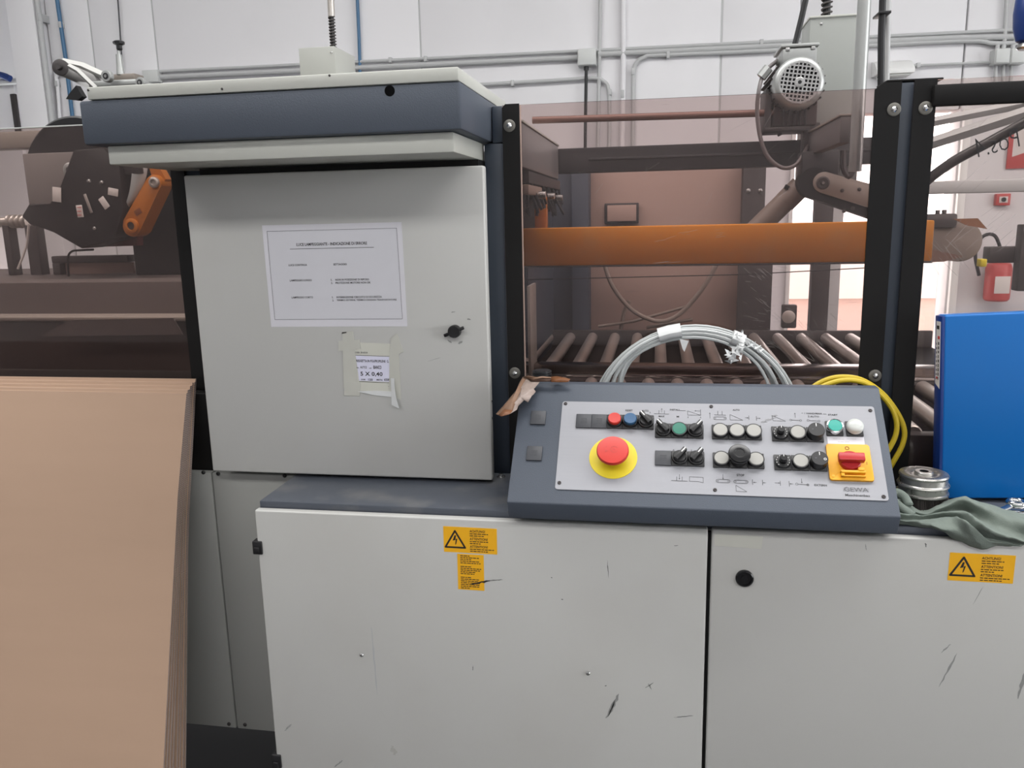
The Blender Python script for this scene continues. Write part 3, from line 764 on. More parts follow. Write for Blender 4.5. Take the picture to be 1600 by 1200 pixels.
# loose torn tape tail: a curled ribbon standing off the door
g = MB(); A, B = [], []
for i in range(9):
    t = i / 8
    A.append((0.094 + 0.002 * t, 0.03 - 0.058 * t, 0.002 + 0.006 * t * t)); B.append((0.103 + 0.012 * t * t, 0.03 - 0.064 * t, 0.003 + 0.011 * t))
g.add(A + B, [(i, i + 1, 10 + i, 9 + i) for i in range(8)], 0, fr)
obj('tape_tail', g, TAPE2, lb)
obj('torn_edge', MB().prism([(0.018, -0.002), (0.055, -0.009), (0.094, -0.012), (0.094, 0.0), (0.056, 0.001)], 0.0006, 0.0018, fr), TAPE2, lb)
obj('pen_mark', MB().prism([(-0.012, 0.124), (-0.001, 0.126), (-0.001, 0.1285), (-0.011, 0.1275)], 0.0008, 0.0011, fr), DARKSTEEL, lb)

# ------------------------------------------------------------------ hood
hd = thing('hood', 'slate grey overhanging hood with pale cap above the control cabinet', 'hood', (-0.72, 1.66, 1.66))
shell = MB().prism([(1.48, 1.704), (1.834, 1.704), (1.834, 1.786), (1.48, 1.786)], -1.096, -0.345, Matrix(((0, 0, 1, 0), (1, 0, 0, 0), (0, 1, 0, 0), (0, 0, 0, 1))), bev=0.006)
obj('shell', shell, BLUEGREY, hd)
hq = P(609, 142, 1.48)
ho = obj('hole', MB().lathe([(0.0095, 0), (0.0095, 0.0008), (0.0088, 0.0008), (0.0086, 0.0002), (0.001, 0.0002)], hq, (0, -1, 0), 24), mat('painted hole dark', (5, 5, 6), 0.7, spec=0.1), hd)  # flat disc, the dark inside the hole put into its colour
obj('cap', MB().box((P(135, 140, 1.478).x, 1.478, 1.7865), (-0.3475, 1.95, 1.8095), 0.0025), HOODGREY, hd)
obj('tray', MB().box((-1.062, 1.502, 1.667), (-0.3655, 1.772, 1.7035), 0.004), HOODGREY, hd)
for px, py in ((135, 141), (344, 139), (512, 118)):
    q = P(px + 3, py, 1.478)
    obj('screw', MB().lathe([(0.0022, 0), (0.0022, 0.001), (0.001, 0.0015)], q, (0, -1, 0), 10), DARKSTEEL, hd)
# cable box with spiral conduit on the hood
t = thing('cable_box', 'small grey cable box with spiral conduit on top of hood', 'box', (-0.42, 1.9, 1.811))
a, b = P(466, 75, 1.86), P(525, 113, 1.86)
obj('cover', MB().box((a.x, 1.86, 1.8105), (b.x, 1.99, P(467, 75, 1.86).z), 0.002), mat('cable box grey', (158, 159, 154), 0.45), t)
q = P(518, 82, 1.86)
obj('screw', MB().lathe([(0.003, 0), (0.003, 0.001), (0.001, 0.002)], q, (0, -1, 0), 10), STEEL, t)


def spiral(parent, base, top, r, wire, turns, m):
    base, top = Vector(base), Vector(top); n = turns * 10; pts = []
    for i in range(n + 1):
        a = 2 * pi * i / 10; p = base.lerp(top, i / n)
        pts.append((p.x + r * cos(a), p.y + r * sin(a), p.z))
    obj('spiral_conduit', MB().tube(pts, wire, 6), m, parent)
    obj('inner_cable', MB().cyl(base, top, r * 0.75, 10), BLACK, parent)


bz = P(467, 75, 1.86).z
sb, stp, st2 = P(521, 73, 1.91), P(518, 26, 1.91), P(514, -60, 1.91)
sb.z = bz
spiral(t, sb, stp, 0.0068, 0.0016, 11, DARKSTEEL)
obj('metal_hose', MB().tube([stp, st2, UP(st2)], 0.0078, 16), ZINC, t)

# ------------------------------------------------------------------ smoked guard panels
YG = 1.74


def bolt(parent, x, z, y=YG - 0.003, m=STEEL, r=0.0125):
    b = obj('bolt', MB().lathe([(r, 0), (r, 0.0015), (r * 0.9, 0.002), (r * 0.5, 0.0022)], (x, y, z), (0, -1, 0), 24), mat('dull zinc washer', (120, 118, 112), 0.4, 0.7) if 'dull zinc washer' not in MATS else MATS['dull zinc washer'], parent)
    obj('bolt_head', MB().lathe([(r * 0.42, 0.002), (r * 0.42, 0.005), (r * 0.22, 0.0075), (r * 0.05, 0.0078)], (x, y, z), (0, -1, 0), 16), CHROME, b)


def panel_poly(parent, name, poly, y0, y1, m, bev=0.0):
    return obj(name, MB().prism(poly, 0, y1 - y0, FR((0, y1, 0), (1, 0, 0), (0, 0, 1)), bev=bev), m, parent)


gp = thing('guard_panel', 'smoked clear guard panel between cabinet door and blue post', 'guard panel', (0.07, YG, 0.985))
panel_poly(gp, 'pane', [(-0.319, 0.988), (0.452, 0.988), (0.452, 1.774), (-0.319, 1.775)], YG, YG + 0.005, TINT)
panel_poly(gp, 'edge_strip', [(-0.319, 0.988), (-0.283, 0.988), (-0.283, 1.777), (-0.312, 1.777), (-0.319, 1.770)], YG - 0.003, YG - 0.0003, BLACKMAT)
panel_poly(gp, 'edge_strip', [(0.408, 0.988), (0.452, 0.988), (0.452, 1.784), (0.420, 1.784), (0.404, 1.772)], YG - 0.003, YG - 0.0003, BLACKMAT)
obj('bright_edge', MB().box((-0.2825, YG - 0.003, 0.99), (-0.2795, YG - 0.0003, 1.774), 0.0005), BOARD, gp)
for x, z in ((-0.304, 1.734), (-0.304, 1.215), (0.4405, 1.734), (0.4385, 1.217)):
    bolt(gp, x, z)
gp2 = thing('guard_panel', 'smoked guard panel with black frame right of blue post', 'guard panel', (0.9, YG, 0.985))
x0 = P(1426, 168, YG).x; zt = 1.735
panel_poly(gp2, 'pane', [(x0, 0.988), (1.35, 0.988), (1.35, 1.785), (x0, 1.785)], YG, YG + 0.005, TINTR)
panel_poly(gp2, 'edge_strip', [(x0, 0.988), (0.5145, 0.988), (0.5145, 1.786), (x0, 1.786)], YG - 0.003, YG - 0.0003, BLACKMAT)
z0, z1 = P(1520, 165, YG).z, P(1520, 131, YG).z
obj('top_rail', MB().box((0.506, YG - 0.016, z0), (1.35, YG - 0.0003, z1), 0.004), BLACKMAT, gp2)
bolt(gp2, 0.4965, 1.734)
g = MB()
fr = FR((0, YG - 0.0006, 0), (1, 0, 0), (0, 0, 1))
c = P(1557, 223, YG)
frt = fr @ Matrix.Translation((c.x, c.z, 0)) @ Matrix.Rotation(radians(14), 4, 'Z')
g.text('Pos.4', frt, width=0.076, height=0.036, mirror=True)
obj('handwriting', g, INK, gp2)
def scratches(parent, boxes, seed, wmax=0.0006):
    rnd = random.Random(seed); g = MB(); f_ = FR((0, YG - 0.0004, 0), (1, 0, 0), (0, 0, 1))
    for (x0_, y0_, x1_, y1_, n_, ang, spread, ln) in boxes:
        for k in range(n_):
            c_ = P(rnd.uniform(x0_, x1_), rnd.uniform(y0_, y1_), YG); a_ = radians(ang + rnd.uniform(-spread, spread)); L = ln * rnd.uniform(0.3, 1.2)
            g.bar2((c_.x, c_.z), (c_.x + L * cos(a_), c_.z + L * sin(a_)), wmax * rnd.uniform(0.4, 1.0), f_)
    obj('scratch_mark', g, SCRATCH, parent)['kind'] = 'stuff'


SCRATCH = tinted('scratched acrylic groove', (0.8, 0.78, 0.77), 0.30, (220, 212, 208))
scratches(gp, [(1160, 415, 1215, 560, 55, -25, 25, 0.022), (1225, 480, 1300, 560, 40, -40, 20, 0.03), (1010, 355, 1120, 385, 12, 8, 10, 0.02), (1000, 410, 1050, 412, 3, 5, 5, 0.03), (900, 170, 1300, 330, 10, 50, 40, 0.04)], 1)
scratches(gp2, [(1460, 280, 1560, 400, 14, 45, 12, 0.06), (1440, 370, 1500, 412, 14, -50, 10, 0.045), (1450, 175, 1560, 240, 12, 20, 30, 0.03)], 2)
gp3 = thing('guard_panel', 'dusty smoked guard panel above the cardboard sheets', 'guard panel', (-1.7, YG, 0.935))
panel_poly(gp3, 'pane', [(-2.5, 1.165), (-1.045, 1.165), (-1.045, 1.7735), (-2.5, 1.7735)], YG, YG + 0.005, TINTL)
panel_poly(gp3, 'edge_strip', [(-1.078, 1.165), (-1.045, 1.165), (-1.045, 1.70), (-1.078, 1.70)], YG - 0.003, YG - 0.0003, BLACKMAT)
obj('polished_edge', MB().box((-2.5, YG, 1.7737), (-1.045, YG + 0.005, 1.7765), 0.0005), WHITEGL, gp3)

# ------------------------------------------------------------------ control console
A0 = Vector((-0.273, 1.440, 1.025)); TH = radians(44)
cc = thing('control_console', 'sloped slate control console with aluminium button plate', 'control panel', A0, (TH, 0, 0))
CW = WM[cc.name]
LW, LV = 0.6950, 0.2705
s_ = Vector((0, cos(TH), sin(TH)))
pt = A0 + s_ * LV
yz = [(A0.y + 0.012, 0.9885), (A0.y, A0.z), (pt.y, pt.z), (pt.y + 0.026, pt.z), (pt.y + 0.026, 0.9865)]
obj('housing', MB().prism(yz, A0.x, A0.x + LW, Matrix(((0, 0, 1, 0), (1, 0, 0, 0), (0, 1, 0, 0), (0, 0, 0, 1))), bev=0.0028), BLUEGREY, cc)
CI = CW.inverted()


def cobj(name, mb, m, parent=None, loc=None, smooth=35):
    return obj(name, mb, m, parent or cc, world=False, loc=loc, smooth=smooth)


mm = 0.001
PLT = 0.0022                                   # plate top height over the slope


def rrect(x0, y0, x1, y1, r, n=5):
    out = []
    for cx, cy, a0 in ((x1 - r, y1 - r, 0), (x0 + r, y1 - r, 90), (x0 + r, y0 + r, 180), (x1 - r, y0 + r, 270)):
        for k in range(n + 1):
            a = radians(a0 + 90 * k / n); out.append((cx + r * cos(a), cy + r * sin(a)))
    return out


plate = cobj('face_plate', MB().prism(rrect(89 * mm, 29.5 * mm, 679 * mm, 226.5 * mm, 5 * mm), 0.0002, PLT), ALU)
for u, v in ((95.5, 221), (96.5, 43), (380, 220), (382, 39), (671.5, 217), (671, 37)):
    q = cobj('screw', MB().lathe([(0.0036, 0), (0.0036, 0.001), (0.0026, 0.002), (0.0014, 0.002), (0.0012, 0.001), (0.0004, 0.001)], (0, 0, 0), (0, 0, 1), 16), DARKSTEEL, plate, (u * mm, v * mm, PLT))
    q.location.z = PLT
# printed legend: words and pictograms
LG = Matrix.Translation((0, 0, PLT + 0.0001)); g = MB()


def L_(p, q, w=0.75):
    g.bar2((p[0] * mm, p[1] * mm), (q[0] * mm, q[1] * mm), w * mm, LG)


def arrow(p, q, h=2.6, w=0.6):
    L_(p, q, w); d = (Vector(q) - Vector(p)).normalized(); n = Vector((-d.y, d.x)); q = Vector(q)
    b = q - d * h
    g.poly2([tuple(q * mm), tuple((b + n * h * 0.45) * mm), tuple((b - n * h * 0.45) * mm)], LG)


def ring(c, r, w=0.55, n=18):
    for k in range(n):
        a, b = 2 * pi * k / n, 2 * pi * (k + 1) / n
        L_((c[0] + r * cos(a), c[1] + r * sin(a)), (c[0] + r * cos(b), c[1] + r * sin(b)), w)


def path(*pts, w=0.6, close=False):
    pts = list(pts) + ([pts[0]] if close else [])
    for p, q in zip(pts[:-1], pts[1:]): L_(p, q, w)


def belt(x0, x1, y0, y1):
    r = (y1 - y0) / 2; c = (y0 + y1) / 2
    L_((x0 + r, y1), (x1 - r, y1)); L_((x0 + r, y0), (x1 - r, y0))
    for cx, s in ((x0 + r, 1), (x1 - r, -1)):
        ring((cx, c), r * 0.45, 0.45, 10)
        arc = [(cx - s * r * cos(radians(a)), c + r * sin(radians(a))) for a in range(-90, 91, 22)]
        path(*arc)


def word(s, u, v, w, h, m=0):
    g.text(s, LG @ Matrix.Translation((u * mm, v * mm, 0)), width=w * mm, height=h * mm)


word('RESET', 222, 207.5, 14, 4.2); word('AUTO', 253.5, 207.5, 12.5, 4.2); word('1', 263, 203.5, 1.0, 3)
L_((270.6, 201), (299.5, 200.8), 0.8); L_((280, 201), (280, 209)); L_((290.5, 201), (290.5, 209)); arrow((285.3, 204), (285.3, 214)); word('MAX', 285.2, 195.5, 11.5, 3.8)
word('INSTALL', 311, 211, 20, 4.0); L_((321, 209.4), (331, 209.4)); word('M', 316.2, 195.3, 4.5, 4)
path((334.8, 209), (359.4, 199.4), (334.8, 199.4), close=True); L_((359.6, 199.4), (359.6, 213)); arrow((359, 209.4), (348, 209.4)); word('2', 335.5, 194.5, 2, 3.2); word('1', 359.5, 194.5, 1, 3.2)
L_((303.5, 55.6), (333, 55.0), 0.8); L_((313.5, 56), (313.5, 64)); L_((323.5, 56), (323.5, 64)); arrow((318.5, 69), (318.5, 58)); path((336.7, 64.6), (361.4, 64), (361.4, 53.1), (352, 55.2), (336.7, 55.2), close=True)
word('0', 308, 120.8, 2, 3.2); word('1', 329.5, 120.8, 0.9, 3); word('2', 341, 120.8, 2, 3.2)
arrow((376.8, 193), (376.8, 206)); word('AUTO', 426.7, 213, 13, 3.8)
L_((385, 201.2), (407, 200.6), 0.8); L_((392, 201), (392, 210)); L_((400, 201), (400, 210)); belt(383.5, 407.7, 190.2, 196.6)
path((414.6, 202.4), (438.3, 190.2), (414.6, 190.2), close=True)
arrow((442, 195.6), (449, 195.6)); L_((449.5, 191), (449.5, 201)); L_((463.5, 190), (463.5, 200)); arrow((464, 195), (471, 195))
path((492.2, 202), (516.9, 189.8), (494, 190.2), close=True)
arrow((534.8, 198), (534.8, 209)); ring((526, 192.6), 1.9); ring((544, 192), 1.9); L_((528, 192.6), (542, 192.1))
ring((557.5, 192.4), 1.9); ring((577, 191.4), 1.9); L_((559.5, 192.3), (575, 191.5))
word('1 HAND/MAN', 568, 208.2, 31, 3.8); word('2 AUTO', 568, 201.4, 20, 3.8); L_((547, 208.6), (550, 208.6)); L_((586, 207.5), (592, 207.5)); word('START', 603.5, 206, 17, 3.8)
arrow((397, 72), (397, 61.5)); belt(384.4, 409.4, 54.6, 61); word('STOP', 428.4, 71, 13.5, 5); belt(415.8, 441.2, 54.2, 60.6); path((419.3, 50), (438, 37.6), (419.3, 37.6), close=True)
L_((449, 52), (449, 63)); arrow((456, 57.2), (450, 57.2)); L_((466.5, 52), (466.5, 63)); arrow((473, 57), (467, 57))
arrow((488, 57.4), (497, 57.4)); L_((497.5, 52), (497.5, 62)); L_((513, 51), (513, 62)); arrow((520, 56.6), (513.6, 56.6))
ring((526, 56.5), 2.1); ring((545, 55.6), 2.1); ring((545, 55.6), 1.0); L_((528, 56.4), (543, 55.8)); arrow((535, 68), (535, 58.5)); word('EXTERN', 567, 55.8, 21.5, 3.8)
word('Maschinenbau', 627.4, 38, 41, 4.6)
cobj('legend', g, mat('etched print', (44, 44, 46), 0.6), plate)
g = MB(); g.text('GEWA', LG @ Matrix.Translation((626.5 * mm, 49.3 * mm, 0)), width=41 * mm, height=8.2 * mm)
for k in range(4):
    g.bar2((0.605, 0.0463 + 0.002 * k), (0.6485, 0.0463 + 0.002 * k), 0.00065, LG, 1, 0.0005)
for p, q in (((605, 46), (607, 52.5)), ((607, 52.5), (612, 53.8))): g.bar2((p[0] * mm, p[1] * mm), (q[0] * mm, q[1] * mm), 0.0006, LG, 0)
cobj('maker_lettering', g, [mat('print lines', (60, 60, 62), 0.6), ALU], plate)
g = MB(); rnd = random.Random(4)
for k in range(14):
    u = 470 + rnd.uniform(0, 26); v = 186 + (u - 470) * 0.55 + rnd.uniform(-4, 3)
    g.bar2((u * mm, v * mm), ((u + rnd.uniform(4, 10)) * mm, (v + rnd.uniform(1, 4)) * mm), 0.0008, LG)
cobj('scratch_mark', g, mat('grey scratch', (140, 140, 142), 0.6), plate)

# control elements -----------------------------------------------------
BH = 0.0035                                     # module base height over the plate


def module_mb(w=30.2, h=31.5, t=BH, rb=1.0):
    return MB().box((-w / 2 * mm, -h / 2 * mm, 0), (w / 2 * mm, h / 2 * mm, t), rb * mm)


PROTO = {}


def element(kind, u, v, cap_mat=None, rot=0, z=PLT):
    """one 30 mm control module; the kind says what is mounted on it. A repeat of kind and colour shares its meshes"""
    key = (kind, cap_mat.name if cap_mat else '')
    loc = (u * mm, v * mm, z)
    if key in PROTO and not (kind == 'selector_switch'):
        return dup(PROTO[key], cc, loc)
    b = module_mb()
    if kind == 'blank_plug':
        for k in range(4): b.box((-0.006, (-5 + 3.2 * k) * mm, BH), (0.006, (-4.2 + 3.2 * k) * mm, BH + 0.0003))
        o = cobj(kind, b, PLUG, loc=loc)
    elif kind == 'push_button':
        b.lathe([(0.0148, BH), (0.0148, 0.0085), (0.0138, 0.0098)], n=32)
        o = cobj(kind, b, BLACK, loc=loc)
        obj('button_cap', MB().lathe([(0.0125, 0.0095), (0.0125, 0.0155), (0.0115, 0.0168), (0.002, 0.0166)], n=32), cap_mat, o, world=False)
    elif kind == 'flush_button':
        b.lathe([(0.0150, BH), (0.0150, 0.0105), (0.0146, 0.0115), (0.0130, 0.0115), (0.0126, 0.0100)], n=32)
        o = cobj(kind, b, BLACK, loc=loc)
        obj('button_cap', MB().lathe([(0.0132, 0.0098), (0.0132, 0.0112), (0.0122, 0.0120), (0.002, 0.0122)], n=32), cap_mat, o, world=False)
    elif kind == 'selector_switch':
        b.lathe([(0.0148, BH), (0.0148, 0.0075), (0.0140, 0.0085), (0.0125, 0.0088), (0.0120, 0.013), (0.011, 0.0138)], n=32)
        o = cobj(kind, b, BLACK, loc=loc)
        R = Matrix.Rotation(radians(rot), 4, 'Z')
        lv = obj('lever', MB().box((-0.0042, -0.0125, 0.0135), (0.0042, 0.0165, 0.0225), 0.0012, 0, R), BLACK, o, world=False)
        obj('pointer', MB().box((-0.0011, 0.0045, 0.0222), (0.0011, 0.0162, 0.0230), 0.0003, 0, R), WHITEPAINT, o, world=False)
        return o
    elif kind == 'dial_knob':
        b.lathe([(0.0142, BH), (0.0142, 0.0065), (0.0132, 0.0085), (0.0080, 0.0090)], n=32)
        o = cobj(kind, b, BLACK, loc=loc)
        d = MB()
        for k in range(11):
            a = radians(-60 + 30 * k - 90 + 90); a = radians(225 - 27 * k)
            d.box((-0.0008, -0.0008, 0.0089), (0.0008, 0.0008, 0.0095), 0, 0, Matrix.Translation((0.0112 * cos(a), 0.0112 * sin(a), -0.0008)))
        obj('dial_marks', d, WHITEPAINT, o, world=False)
        obj('knob', MB().lathe([(0.0074, 0.0085), (0.0068, 0.0205), (0.0060, 0.0215), (0.001, 0.0215)], n=20), BLACKGL, o, world=False)
        obj('knob_mark', MB().box((-0.0005, 0.002, 0.0214), (0.0005, 0.006, 0.0219)), WHITEPAINT, o, world=False)
    elif kind == 'rotary_knob':
        b.lathe([(0.0150, BH), (0.0150, 0.020), (0.0142, 0.0222), (0.001, 0.0222)], n=36)
        o = cobj(kind, b, BLACK, loc=loc)
        obj('pointer', MB().box((-0.0006, 0.006, 0.0221), (0.0006, 0.0125, 0.0227)), WHITEPAINT, o, world=False)
        mk = MB()
        fr2 = Matrix.Translation((-0.0085, -0.001, 0.0222)); mk.poly2([(0, 0), (0.003, 0), (0.0035, 0.002), (0.0005, 0.002)], fr2)
        obj('dial_marks', mk, INKGREY, o, world=False)
    elif kind == 'mushroom_button':
        b.lathe([(0.0145, BH), (0.0145, 0.010), (0.010, 0.011)], n=32)
        o = cobj(kind, b, BLACK, loc=loc)
        obj('button_cap', MB().lathe([(0.010, 0.010), (0.011, 0.020), (0.0190, 0.0225), (0.0202, 0.0255), (0.0200, 0.0285), (0.0185, 0.0305), (0.012, 0.0318), (0.0085, 0.0316), (0.0080, 0.0310), (0.001, 0.0310)], n=40), cap_mat, o, world=False)
    elif kind == 'chrome_button':
        o = cobj(kind, b, BLACK, loc=loc)
        obj('bezel', MB().lathe([(0.0150, BH), (0.0152, 0.009), (0.0146, 0.0125), (0.0128, 0.0130), (0.0124, 0.0110)], n=36), CHROME, o, world=False)
        obj('button_cap', MB().lathe([(0.0126, 0.010), (0.0126, 0.0125), (0.0118, 0.0132), (0.001, 0.0134)], n=32), cap_mat, o, world=False)
    elif kind == 'pilot_light':
        b.lathe([(0.0148, BH), (0.0148, 0.007)], n=32)
        o = cobj(kind, b, BLACK, loc=loc)
        dome = [(0.0150, 0.0065), (0.0152, 0.012)] + [(0.0152 * cos(radians(a)), 0.012 + 0.0085 * sin(radians(a))) for a in range(15, 90, 15)] + [(0.0004, 0.0205)]
        obj('lens', MB().lathe(dome, n=32), cap_mat, o, world=False)
    PROTO[key] = o
    return o


for v in (186.5, 105): element('blank_plug', 43, v, z=0.0004)
S1 = 180; S2 = 162; S3 = 101.5
element('blank_plug', 134.5, S1); element('blank_plug', 164.7, S1)
o = element('push_button', 194.9, S1, RED); o['label'] = 'red push button'
o = element('push_button', 225.1, S1, BLUEBTN); o['label'] = 'blue push button'
element('selector_switch', 255.3, S1, rot=38)
element('selector_switch', 288, S2, rot=40); o = element('flush_button', 318.4, S2, GREEN); o['label'] = 'green push button'; element('selector_switch', 348.8, S2, rot=-40)
element('blank_plug', 288.6, S3); element('selector_switch', 319, S3, rot=-38); element('selector_switch', 349.2, S3, rot=-38)
for u in (394.4, 425.0, 455.8): element('flush_button', u, S2 - 0.5, WHITEBTN)
element('flush_button', 394.8, S3 - 1, WHITEBTN); o = element('mushroom_button', 425.6, S3 - 1, BLACKGL); o['label'] = 'black mushroom button'; element('flush_button', 456.6, S3 - 1, WHITEBTN)
for v in (160.3, 99.3):
    element('dial_knob', 504.2, v); element('flush_button', 535.2, v, WHITEBTN)
    o = element('rotary_knob', 566.4, v)
mk = MB(); mk.text('O', Matrix.Translation((0.0088, -0.002, 0.0223)), height=0.005)
obj('dial_letter', mk, WHITEPAINT, o, world=False)
o = element('chrome_button', 602.3, 175, TEAL); o['label'] = 'teal start button in a chrome ring'
o = element('pilot_light', 637.5, 175, WHITEGL); o['label'] = 'white domed pilot light'
# emergency stop
es = cobj('emergency_stop', MB().lathe([(0.0455, 0), (0.0455, 0.0009), (0.044, 0.0011), (0.018, 0.0011), (0.018, 0.004)], n=64), YEL, loc=(0.1950, 0.1005, PLT)); es['label'] = 'red mushroom emergency stop on a yellow disc'
obj('collar', MB().lathe([(0.0175, 0.001), (0.0175, 0.012), (0.0165, 0.014)], n=40), BLACK, es, world=False)
obj('mushroom_head', MB().lathe([(0.016, 0.010), (0.018, 0.018), (0.0290, 0.0215), (0.0302, 0.0240), (0.0300, 0.0285), (0.0285, 0.0308), (0.020, 0.0318), (0.001, 0.0318)], n=56), RED, es, world=False)
g = MB()
T = Matrix.Translation((0, 0, 0.0319))
for k in range(18):
    a, b = radians(30 + 300 * k / 18), radians(30 + 300 * (k + 1) / 18)
    g.bar2((0.003 + 0.0065 * cos(a), 0.0065 * sin(a)), (0.003 + 0.0065 * cos(b), 0.0065 * sin(b)), 0.0009, T)
for p, q in (((-0.009, -0.003), (-0.013, -0.006)), ((-0.0125, -0.0015), (-0.013, -0.006)), ((-0.011, 0.006), (-0.013, 0.004)), ((0.0005, 0.001), (0.0045, -0.001))): g.bar2(p, q, 0.0012, T)
obj('turn_arrow', g, mat('pressed red shade', (176, 58, 50), 0.5), es, world=False)
# main switch
ms = cobj('main_switch', MB().prism(rrect(-37.6 * mm, -37.2 * mm, 37.6 * mm, 37.2 * mm, 4 * mm), 0, 0.0055, bev=0.0012), YEL2, loc=(0.6208, 0.1023, PLT)); ms['label'] = 'yellow main switch with a red turning handle'
obj('handle_hub', MB().lathe([(0.0190, 0.0050), (0.0185, 0.0130), (0.017, 0.0145), (0.001, 0.0145)], n=40), RED2, ms, world=False)
obj('handle', MB().box((-0.0225, -0.0075, 0.014), (0.0225, 0.0085, 0.0270), 0.0022), RED2, ms, world=False)
obj('padlock_tab', MB().box((-0.019, -0.0265, 0.0050), (0.023, -0.0215, 0.0150), 0.0012).box((-0.019, -0.0325, 0.0050), (0.023, -0.0305, 0.0120), 0.0008).box((-0.019, -0.0325, 0.0050), (-0.013, -0.0215, 0.0130), 0.001).box((0.010, -0.023, 0.005), (0.021, -0.016, 0.0170), 0.002), YEL2, ms, world=False)
g = MB(); T = Matrix.Translation((0, 0, 0.0056))
g.text('O', T @ Matrix.Translation((-0.0015, 0.0285, 0)), height=0.0078); g.text('I', T @ Matrix.Translation((0.029, -0.002, 0)), height=0.0068, width=0.0008)
obj('lettering', g, mat('brown print', (120, 84, 24), 0.6), ms, world=False)
for u, v in ((-31, -30),):
    obj('screw', MB().lathe([(0.0028, 0.0055), (0.0028, 0.006), (0.0016, 0.0062)], (u * mm, v * mm, 0), (0, 0, 1), 14), YEL2, ms, world=False)
wl = cobj('white_label', MB().prism([(588 * mm, 141.2 * mm), (652.5 * mm, 141.6 * mm), (653 * mm, 158.4 * mm), (588 * mm, 157.8 * mm)], PLT, PLT + 0.0004), PAPER)
g = MB()
for k, (u, v, w) in enumerate(((598, 153, 20), (622, 153.5, 18), (606, 147, 20))):
    fine_print(g, Matrix.Translation((0, 0, PLT + 0.0005)), u * mm, v * mm, w * mm, 0.0007, 0, 70 + k)
cobj('fine_print', g, mat('very faded print', (172, 172, 176), 0.6), wl)

# ------------------------------------------------------------------ things on and behind the console
# coil of white strapping
t = thing('strapping_coil', 'coil of white plastic strapping standing behind the console', 'strap coil', (0.07, 1.70, 0.986))
cx, cz = P(1083, 540, 1.70).x, P(1083, 515, 1.70).z - 0.200
rnd = random.Random(11)
for k in range(9):
    dr_ = rnd.uniform(-0.004, 0.006) - 0.0045 * (k % 4); dy = -0.014 + 0.0036 * k; sh = rnd.uniform(-0.005, 0.005); pts = []
    for i in range(56):
        a = 2 * pi * i / 56; rx = 0.203 + dr_ + 0.006 * sin(2 * a + k); rz = (0.200 + dr_) if sin(a) > 0 else 0.118
        flare = -0.030 * (k % 4) * max(0.0, 0.75 - sin(a)) * (1.0 if cos(a) < 0 else 0.45)
        pts.append((cx + sh + (rx + flare) * cos(a), 1.70 + dy, cz + rz * sin(a)))
    obj('strand', MB().tube(pts, 0.0032, 6, closed=True, flat=0.0022), STRAP, t)
g = MB()
for a0, a1 in ((97, 110),):
    pts = [(cx + 0.203 * cos(radians(a)), 1.70, cz + 0.200 * sin(radians(a))) for a in (a0, (a0 + a1) / 2, a1)]
    g.tube(pts, 0.0205, 12, flat=0.0150)
g.prism([(0, 0), (0.018, -0.004), (0.010, -0.026), (0.006, -0.020)], -0.001, 0.001, FXZ(cx - 0.028, 1.677, cz + 0.184))
obj('tape_wrap', g, TAPE2, t)
g = MB()
pts = [(cx + 0.203 * cos(radians(a)), 1.70, cz + 0.200 * sin(radians(a))) for a in (61, 65, 68)]
g.tube(pts, 0.020, 12, flat=0.0150)
rnd = random.Random(3)
for (bx, bz, n_, s) in ((0.086, 0.192, 9, 0.006), (0.092, 0.165, 12, 0.009), (0.084, 0.150, 12, 0.010), (0.076, 0.143, 10, 0.008), (0.112, 0.178, 9, 0.008), (0.125, 0.168, 7, 0.006), (0.074, 0.158, 9, 0.008)):
    for k in range(n_):
        a = rnd.uniform(0, 6.28); r_ = s * rnd.uniform(0.6, 1.5)
        c0 = Vector((cx + bx + rnd.uniform(-0.006, 0.006), 1.672 + rnd.uniform(-0.006, 0.008), cz + bz + rnd.uniform(-0.006, 0.006)))
        p1 = c0 + Vector((r_ * cos(a), rnd.uniform(-0.008, 0.008), r_ * sin(a))); p2 = c0 + Vector((r_ * cos(a + 1.8), rnd.uniform(-0.008, 0.008), r_ * sin(a + 1.8)))
        g.add([c0, p1, p2], [(0, 1, 2)])
obj('crumpled_tape', g, TAPE2, t)
# yellow hose
t = thing('yellow_hose', 'yellow air hose looped behind the right console end', 'hose', (0.42, 1.69, 0.986))
pA = [(1240, 640), (1262, 612), (1285, 596), (1312, 589), (1345, 593), (1378, 614), (1402, 645), (1413, 672), (1410, 695), (1398, 718), (1384, 742)]
pB = [(1250, 650), (1275, 612), (1300, 598), (1330, 594), (1360, 603), (1388, 630), (1400, 655), (1400, 678), (1390, 700), (1376, 720)]
for k, (pts, yy) in enumerate(((pA, 1.712), (pB, 1.698))):
    obj('hose_loop', MB().tube([P(x, y, yy) for x, y in pts], 0.0052, 10, smooth=5), YELHOSE, t)
# black ribbed sleeve
q = P(847, 590, 1.69)
prof = [(0.019, 0)]
z = 0.0
Hh = P(847, 578, 1.69).z - 0.986
n_r = 48
for k in range(n_r):
    z0 = Hh * k / n_r; z1 = Hh * (k + 0.55) / n_r
    prof += [(0.0205, z0 + 0.0005), (0.0205, z1), (0.0178, z1 + 0.0005), (0.0178, Hh * (k + 1) / n_r - 0.0003)]
tag(obj('ribbed_sleeve', MB().lathe(prof, (q.x, 1.69, 0.986), (0, 0, 1), 28), mat('ribbed black rubber', (40, 41, 43), 0.28)), 'black ribbed cable sleeve rising behind the console left end', 'cable sleeve')


# torn brown paper tape, stuck on the console corner
def onc(u, v, h=0.001):
    return CW @ Vector((u * mm, v * mm, h))


t = thing('torn_tape', 'torn strip of crumpled brown paper tape on console corner', 'tape', onc(20, 240))


